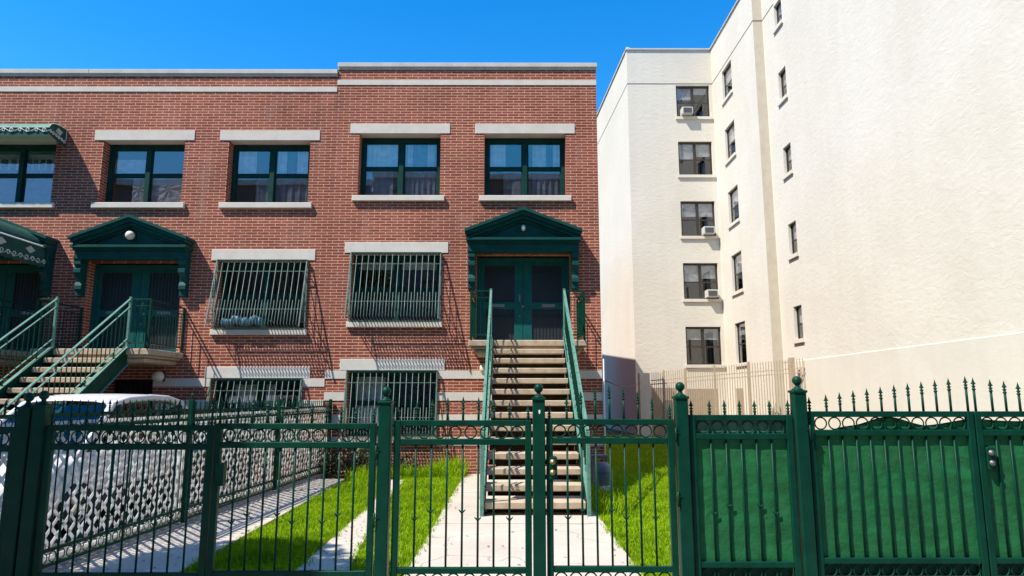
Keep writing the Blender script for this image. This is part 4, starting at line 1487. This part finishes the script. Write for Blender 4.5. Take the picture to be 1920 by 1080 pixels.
    for x_ in (-.38, .38):
        mb.cbox(x_ - .25, x_ + .25, .1, .25, 1.06, 1.5, .05); mb.cbox(x_ - .25, x_ + .25, 1.1, 1.25, 1.06, 1.5, .05)
    part("seats", mb, 'car_trim', t)
    mb = MB(); mb.box(-.5, .5, -2.30, -2.24, .42, .56); part("radiator_grille", mb, 'car_trim', t)
    return t
car()

# ------------------------------------------------------------------ grass, plants, small things
def blades(name, area_fn, boxes, label):
    """boxes: (x0,x1,y0,y1,count,height); area_fn(x,y) -> keep mask"""
    V = []; F = []; off = 0
    for (x0, x1, y0, y1, cnt, hh) in boxes:
        x = rng.uniform(x0, x1, cnt); y = rng.uniform(y0, y1, cnt)
        keep = area_fn(x, y)
        x = x[keep]; y = y[keep]; n = len(x)
        clump = .65 + .5 * (np.sin(x * 5.1 + np.sin(y * 3.3) * 2) * np.sin(y * 4.3 + x) * .5 + .5)
        h = hh * rng.uniform(.5, 1.35, n) * clump
        a = rng.uniform(0, 2 * np.pi, n)
        w = rng.uniform(.0028, .0055, n) * (1 + hh * 1.5)
        lean = h * rng.uniform(.15, .85, n); la = rng.uniform(0, 2 * np.pi, n)
        dx, dy = np.cos(a) * w, np.sin(a) * w
        bx, by = np.cos(la) * lean, np.sin(la) * lean
        z0 = np.full(n, -.02)
        p = np.stack([np.stack([x - dx, y - dy, z0], 1), np.stack([x + dx, y + dy, z0], 1),
                      np.stack([x + dx * .7 + bx * .4, y + dy * .7 + by * .4, h * .62], 1), np.stack([x - dx * .7 + bx * .4, y - dy * .7 + by * .4, h * .62], 1),
                      np.stack([x + bx, y + by, h], 1)], 1)
        V.append(p.reshape(-1, 3))
        i = np.arange(n)[:, None] * 5 + off
        F.append(np.concatenate([i + np.array([[0, 1, 2, 3]])], 1)); 
        F.append(np.concatenate([i + np.array([[3, 2, 4]]), ], 1))
        off += n * 5
    V = np.concatenate(V)
    me = bpy.data.meshes.new(name)
    faces = []
    for q in F:
        faces += q.tolist()
    me.from_pydata(V.tolist(), [], faces)
    me.materials.append(M['grass'])
    me.update()
    o = link(name, me)
    return stuff(o, label, "grass")

def strip2_left(y): return np.interp(y, [4.8, 6.9, 10.5, 13.95], [-2.0, -2.03, -2.12, -2.42])
def strip2_right(y): return np.interp(y, [4.8, 6.9, 8.05, 11.2, 13.95], [-1.36, -1.53, -1.66, -1.95, -2.08])
def lawn_left(x, y):
    jit = rng.normal(0, .035, len(x)) + .035 * np.sin(x * 3 + y * 7.3) * np.sin(y * 2.9) + .02 * np.sin(y * 19)
    l1 = -3.03 - .022 * (y - 5)
    inA = (x > l1 + jit) & (x < strip2_left(y) + jit)
    inB = (x > strip2_right(y) + jit) & (x < -.975 + jit)
    back = (y > 14.0) & (x > -3.2) & (x < -.95)
    bare = (np.sin(x * 9.1 + 2 * np.sin(y * 4.2)) * np.sin(y * 6.7 + x * 3.1) > .80) & (rng.random(len(x)) < .75)
    return (inA | inB | back) & ~bare
blades("lawn_grass", lawn_left, [(-3.5, -.9, 4.85, 8.0, 38000, .055), (-3.5, -.9, 8.0, 11.0, 34000, .058), (-3.5, -.9, 11, 14.97, 30000, .065), (-3.1, -.92, 14.2, 14.96, 3200, .24), (-1.7, -.95, 14.5, 14.95, 700, .34), (-3.3, -2.4, 13.6, 14.6, 1200, .2)],
       "bright green lawn strips between the concrete paths")
def lawn_right(x, y):
    jit = rng.normal(0, .045, len(x)) + .05 * np.sin(y * 5.3) * np.sin(y * 1.9)
    edge = np.where(y < 9.6, 1.22, 1.22)
    return (x > edge + jit) & ((x < 5.3) | (y < 28))
blades("side_lawn_grass", lawn_right, [(1.15, 2.6, 4.9, 9.5, 34000, .06), (1.15, 3.6, 9.5, 14, 40000, .065), (2.02, 5.6, 14, 20, 22000, .085), (2.1, 6.5, 20, 29, 16000, .09), (2.6, 9.8, 5, 14, 6000, .09), (1.2, 1.7, 9.7, 12, 700, .2)],
       "lush green grass between the stairs and the cream block")

def leafy(name, label, cat, blobs, count, size, leaf, loc, stems=True, trunk=None):
    t = thing(name, label, cat, loc)
    V = []; F = []
    for k in range(count):
        b = random.choices(blobs, [q[3] ** 2 for q in blobs])[0]
        d = Vector((random.gauss(0, 1), random.gauss(0, 1), random.gauss(0, 1))).normalized() * b[3] * (random.random() ** .45)
        c = Vector(b[:3]) + Vector((d.x, d.y * (b[4] if len(b) > 4 else 1), d.z))
        if c.z < .01: c.z = random.uniform(.01, .1)
        n = Vector((random.gauss(0, 1), random.gauss(0, 1), random.gauss(0, 1) + .6)).normalized()
        a = n.orthogonal().normalized(); a = (a * math.cos(k) + n.cross(a) * math.sin(k)); bb_ = n.cross(a)
        s_ = size * random.uniform(.6, 1.3)
        o = len(V)
        V += [c - a * s_, c + bb_ * s_ * .45, c + a * s_, c - bb_ * s_ * .45]
        F.append((o, o + 1, o + 2, o + 3))
    mb = MB(); mb.add(V, F); part("foliage" if not trunk else "crown", mb, leaf, t)
    mb = MB()
    if trunk:
        mb.tube(trunk, [.14, .12, .10, .06], 8)
        for b in blobs:
            mb.tube([trunk[-2], ((trunk[-2][0] + b[0]) / 2, (trunk[-2][1] + b[1]) / 2, (trunk[-2][2] + b[2]) / 2 + .1), b[:3]], [.05, .035, .012], 6)
        part("trunk", mb, 'bark', t)
    elif stems:
        for b in blobs:
            for q in range(3):
                mb.tube([(b[0] + random.uniform(-.05, .05), b[1], 0), (b[0] + random.uniform(-.15, .15), b[1] + random.uniform(-.1, .1), b[2] + b[3] * .7)], [.008, .003], 5)
        part("stem", mb, 'bark', t)
    return t
leafy("shrub", "dark straggly shrub in the shade below the basement window", "shrub",
      [(-.55, 0, .30, .36, .6), (-.1, 0, .28, .34, .6), (.3, .05, .32, .36, .6), (.75, 0, .24, .30, .6), (1.1, .1, .2, .26, .6)], 2600, .035, 'leaf_dark', (-3.25, 14.55, 0))

bn = thing("grey_tub", "small grey round-topped tub standing in the grass beside the stairs", "tub", (1.62, 12.3, 0))
mb = MB(); mb.lathe(0, 0, [(.15, 0), (.165, .05), (.17, .25), (.165, .36), (.14, .44), (.08, .49), (.01, .505)], 20); part("tub_body", mb, 'grey_plastic', bn)
mb = MB(); mb.ring_xz(0, 0, 0, .1, .01, 16, 6)
mb = MB(); mb.tube([(.172 * math.cos(a * math.pi / 12), .172 * math.sin(a * math.pi / 12), .34) for a in range(24)], .008, 6, closed=True); part("rim_band", mb, 'ac_grille', bn)
mb = MB()
mb.cbox(-.02, .30, .0, .22, .52, .56, .006); mb.box(0, .03, .02, .05, 0, .52); mb.box(.25, .28, .02, .05, 0, .52); mb.box(0, .03, .17, .20, 0, .52); mb.box(.25, .28, .17, .20, 0, .52)
single("low_stool", mb, 'grey_plastic', "low dark stool half hidden behind the grey tub", "stool", None, (1.52, 13.0, 0))
mb = MB(); v = []; f = []
n = 9
for i in range(n + 1):
    for j in range(n + 1):
        v.append((-.10 + .2 * i / n + random.uniform(-.01, .01), -.07 + .14 * j / n + random.uniform(-.01, .01), .07 + random.uniform(-.03, .07) + .05 * math.exp(-((i - 5) ** 2 + (j - 4) ** 2) / 5)))
for i in range(n):
    for j in range(n):
        q = i * (n + 1) + j
        f.append((q, q + n + 1, q + n + 2, q + 1))
mb.add(v, f)
single("crumpled_paper", mb, 'paper', "crumpled pinkish white paper in the grass before the tub", "litter", None, (1.60, 11.75, 0.02))

# ------------------------------------------------------------------ out of the frame: street tree and houses across the street
leafy("street_tree", "leafy street tree on the sidewalk shading the twin gate posts", "tree",
      [(0, 0, 6.3, 1.0), (-.8, .6, 6.8, 1.0), (.6, .4, 6.4, .9), (-.3, 1.6, 6.7, .95), (-.6, -.5, 6.2, .9), (.1, .5, 7.3, .9), (1.0, -.2, 6.2, .7)], 9500, .13, 'leaf_tree', (-6.5, 3.1, 0), False,
      [(-.1, 0, 0), (-.05, .05, 2.0), (-.1, .2, 4.6), (-.1, .3, 6.2)])

def block_across(label, x0, x1, h, mat):
    t = thing("street_building", label, "building", ((x0 + x1) / 2, -12, 0))
    hw_ = (x1 - x0) / 2
    holes = []
    z = 1.2
    while z + 1.7 < h - .6:
        u = -hw_ + .9
        while u + 1.1 < hw_ - .5:
            holes.append((u, u + 1.1, z, z + 1.7)); u += 2.3
        z += 3.0
    w = MB(); wall_holes(w, -hw_, hw_, -.1, h, holes, lambda u, d, z: (u, -d, z), .2)
    w.box(-hw_, hw_, -8, -.25, -.1, h - .3)
    part("wall", w, mat, t)
    cc = MB(); cc.box(-hw_ - .05, hw_ + .05, -.3, .25, h, h + .35); part("cornice", cc, 'coping', t)
block_across("brown brick block across the street with a stone cornice", -26, -9, 15.15, 'opp1')
block_across("grey rendered block across the street, between two brown brick blocks", -8.9, -1.5, 15.65, 'opp2')
block_across("brown brick block across the street, right opposite the front path", -1.4, 8, 15.55, 'opp1')
block_across("pale grey block across the street, widest of its row", 8.2, 26, 16.0, 'opp2')

# dry leaves and bits blown onto the concrete
V = []; F = []
for k in range(420):
    u = random.random()
    if u < .5: x, y, z = random.uniform(-4.05, -3.15), random.uniform(5, 14), .036
    elif u < .7: x, y, z = random.uniform(-2.0, -1.6), random.uniform(5, 10), .016
    elif u < .85: x, y, z = random.choice((-1, 1)) * .05 + random.choice((-.95, 1.15)), random.uniform(5, 14.5), .022
    else: x, y, z = random.uniform(-.9, 1.1), random.uniform(5, 14.9), .020
    a = random.uniform(0, 6.28); s_ = random.uniform(.008, .028)
    c_, d_ = math.cos(a) * s_, math.sin(a) * s_
    o = len(V)
    V += [(x - c_, y - d_, z), (x - d_ * .5, y + c_ * .5, z + random.uniform(0, .012)), (x + c_, y + d_, z + random.uniform(0, .008)), (x + d_ * .5, y - c_ * .5, z)]
    F.append((o, o + 1, o + 2, o + 3))
M['litter'] = mottled("dry_leaf_litter", (0.10, 0.065, 0.03), (0.24, 0.17, 0.08), 30, 0.9)
mb = MB(); mb.add(V, F)
stuff(link("fallen_leaves", mb.mesh("fallen_leaves", M['litter'])), "dry brown leaf litter scattered on the concrete paths", "litter")
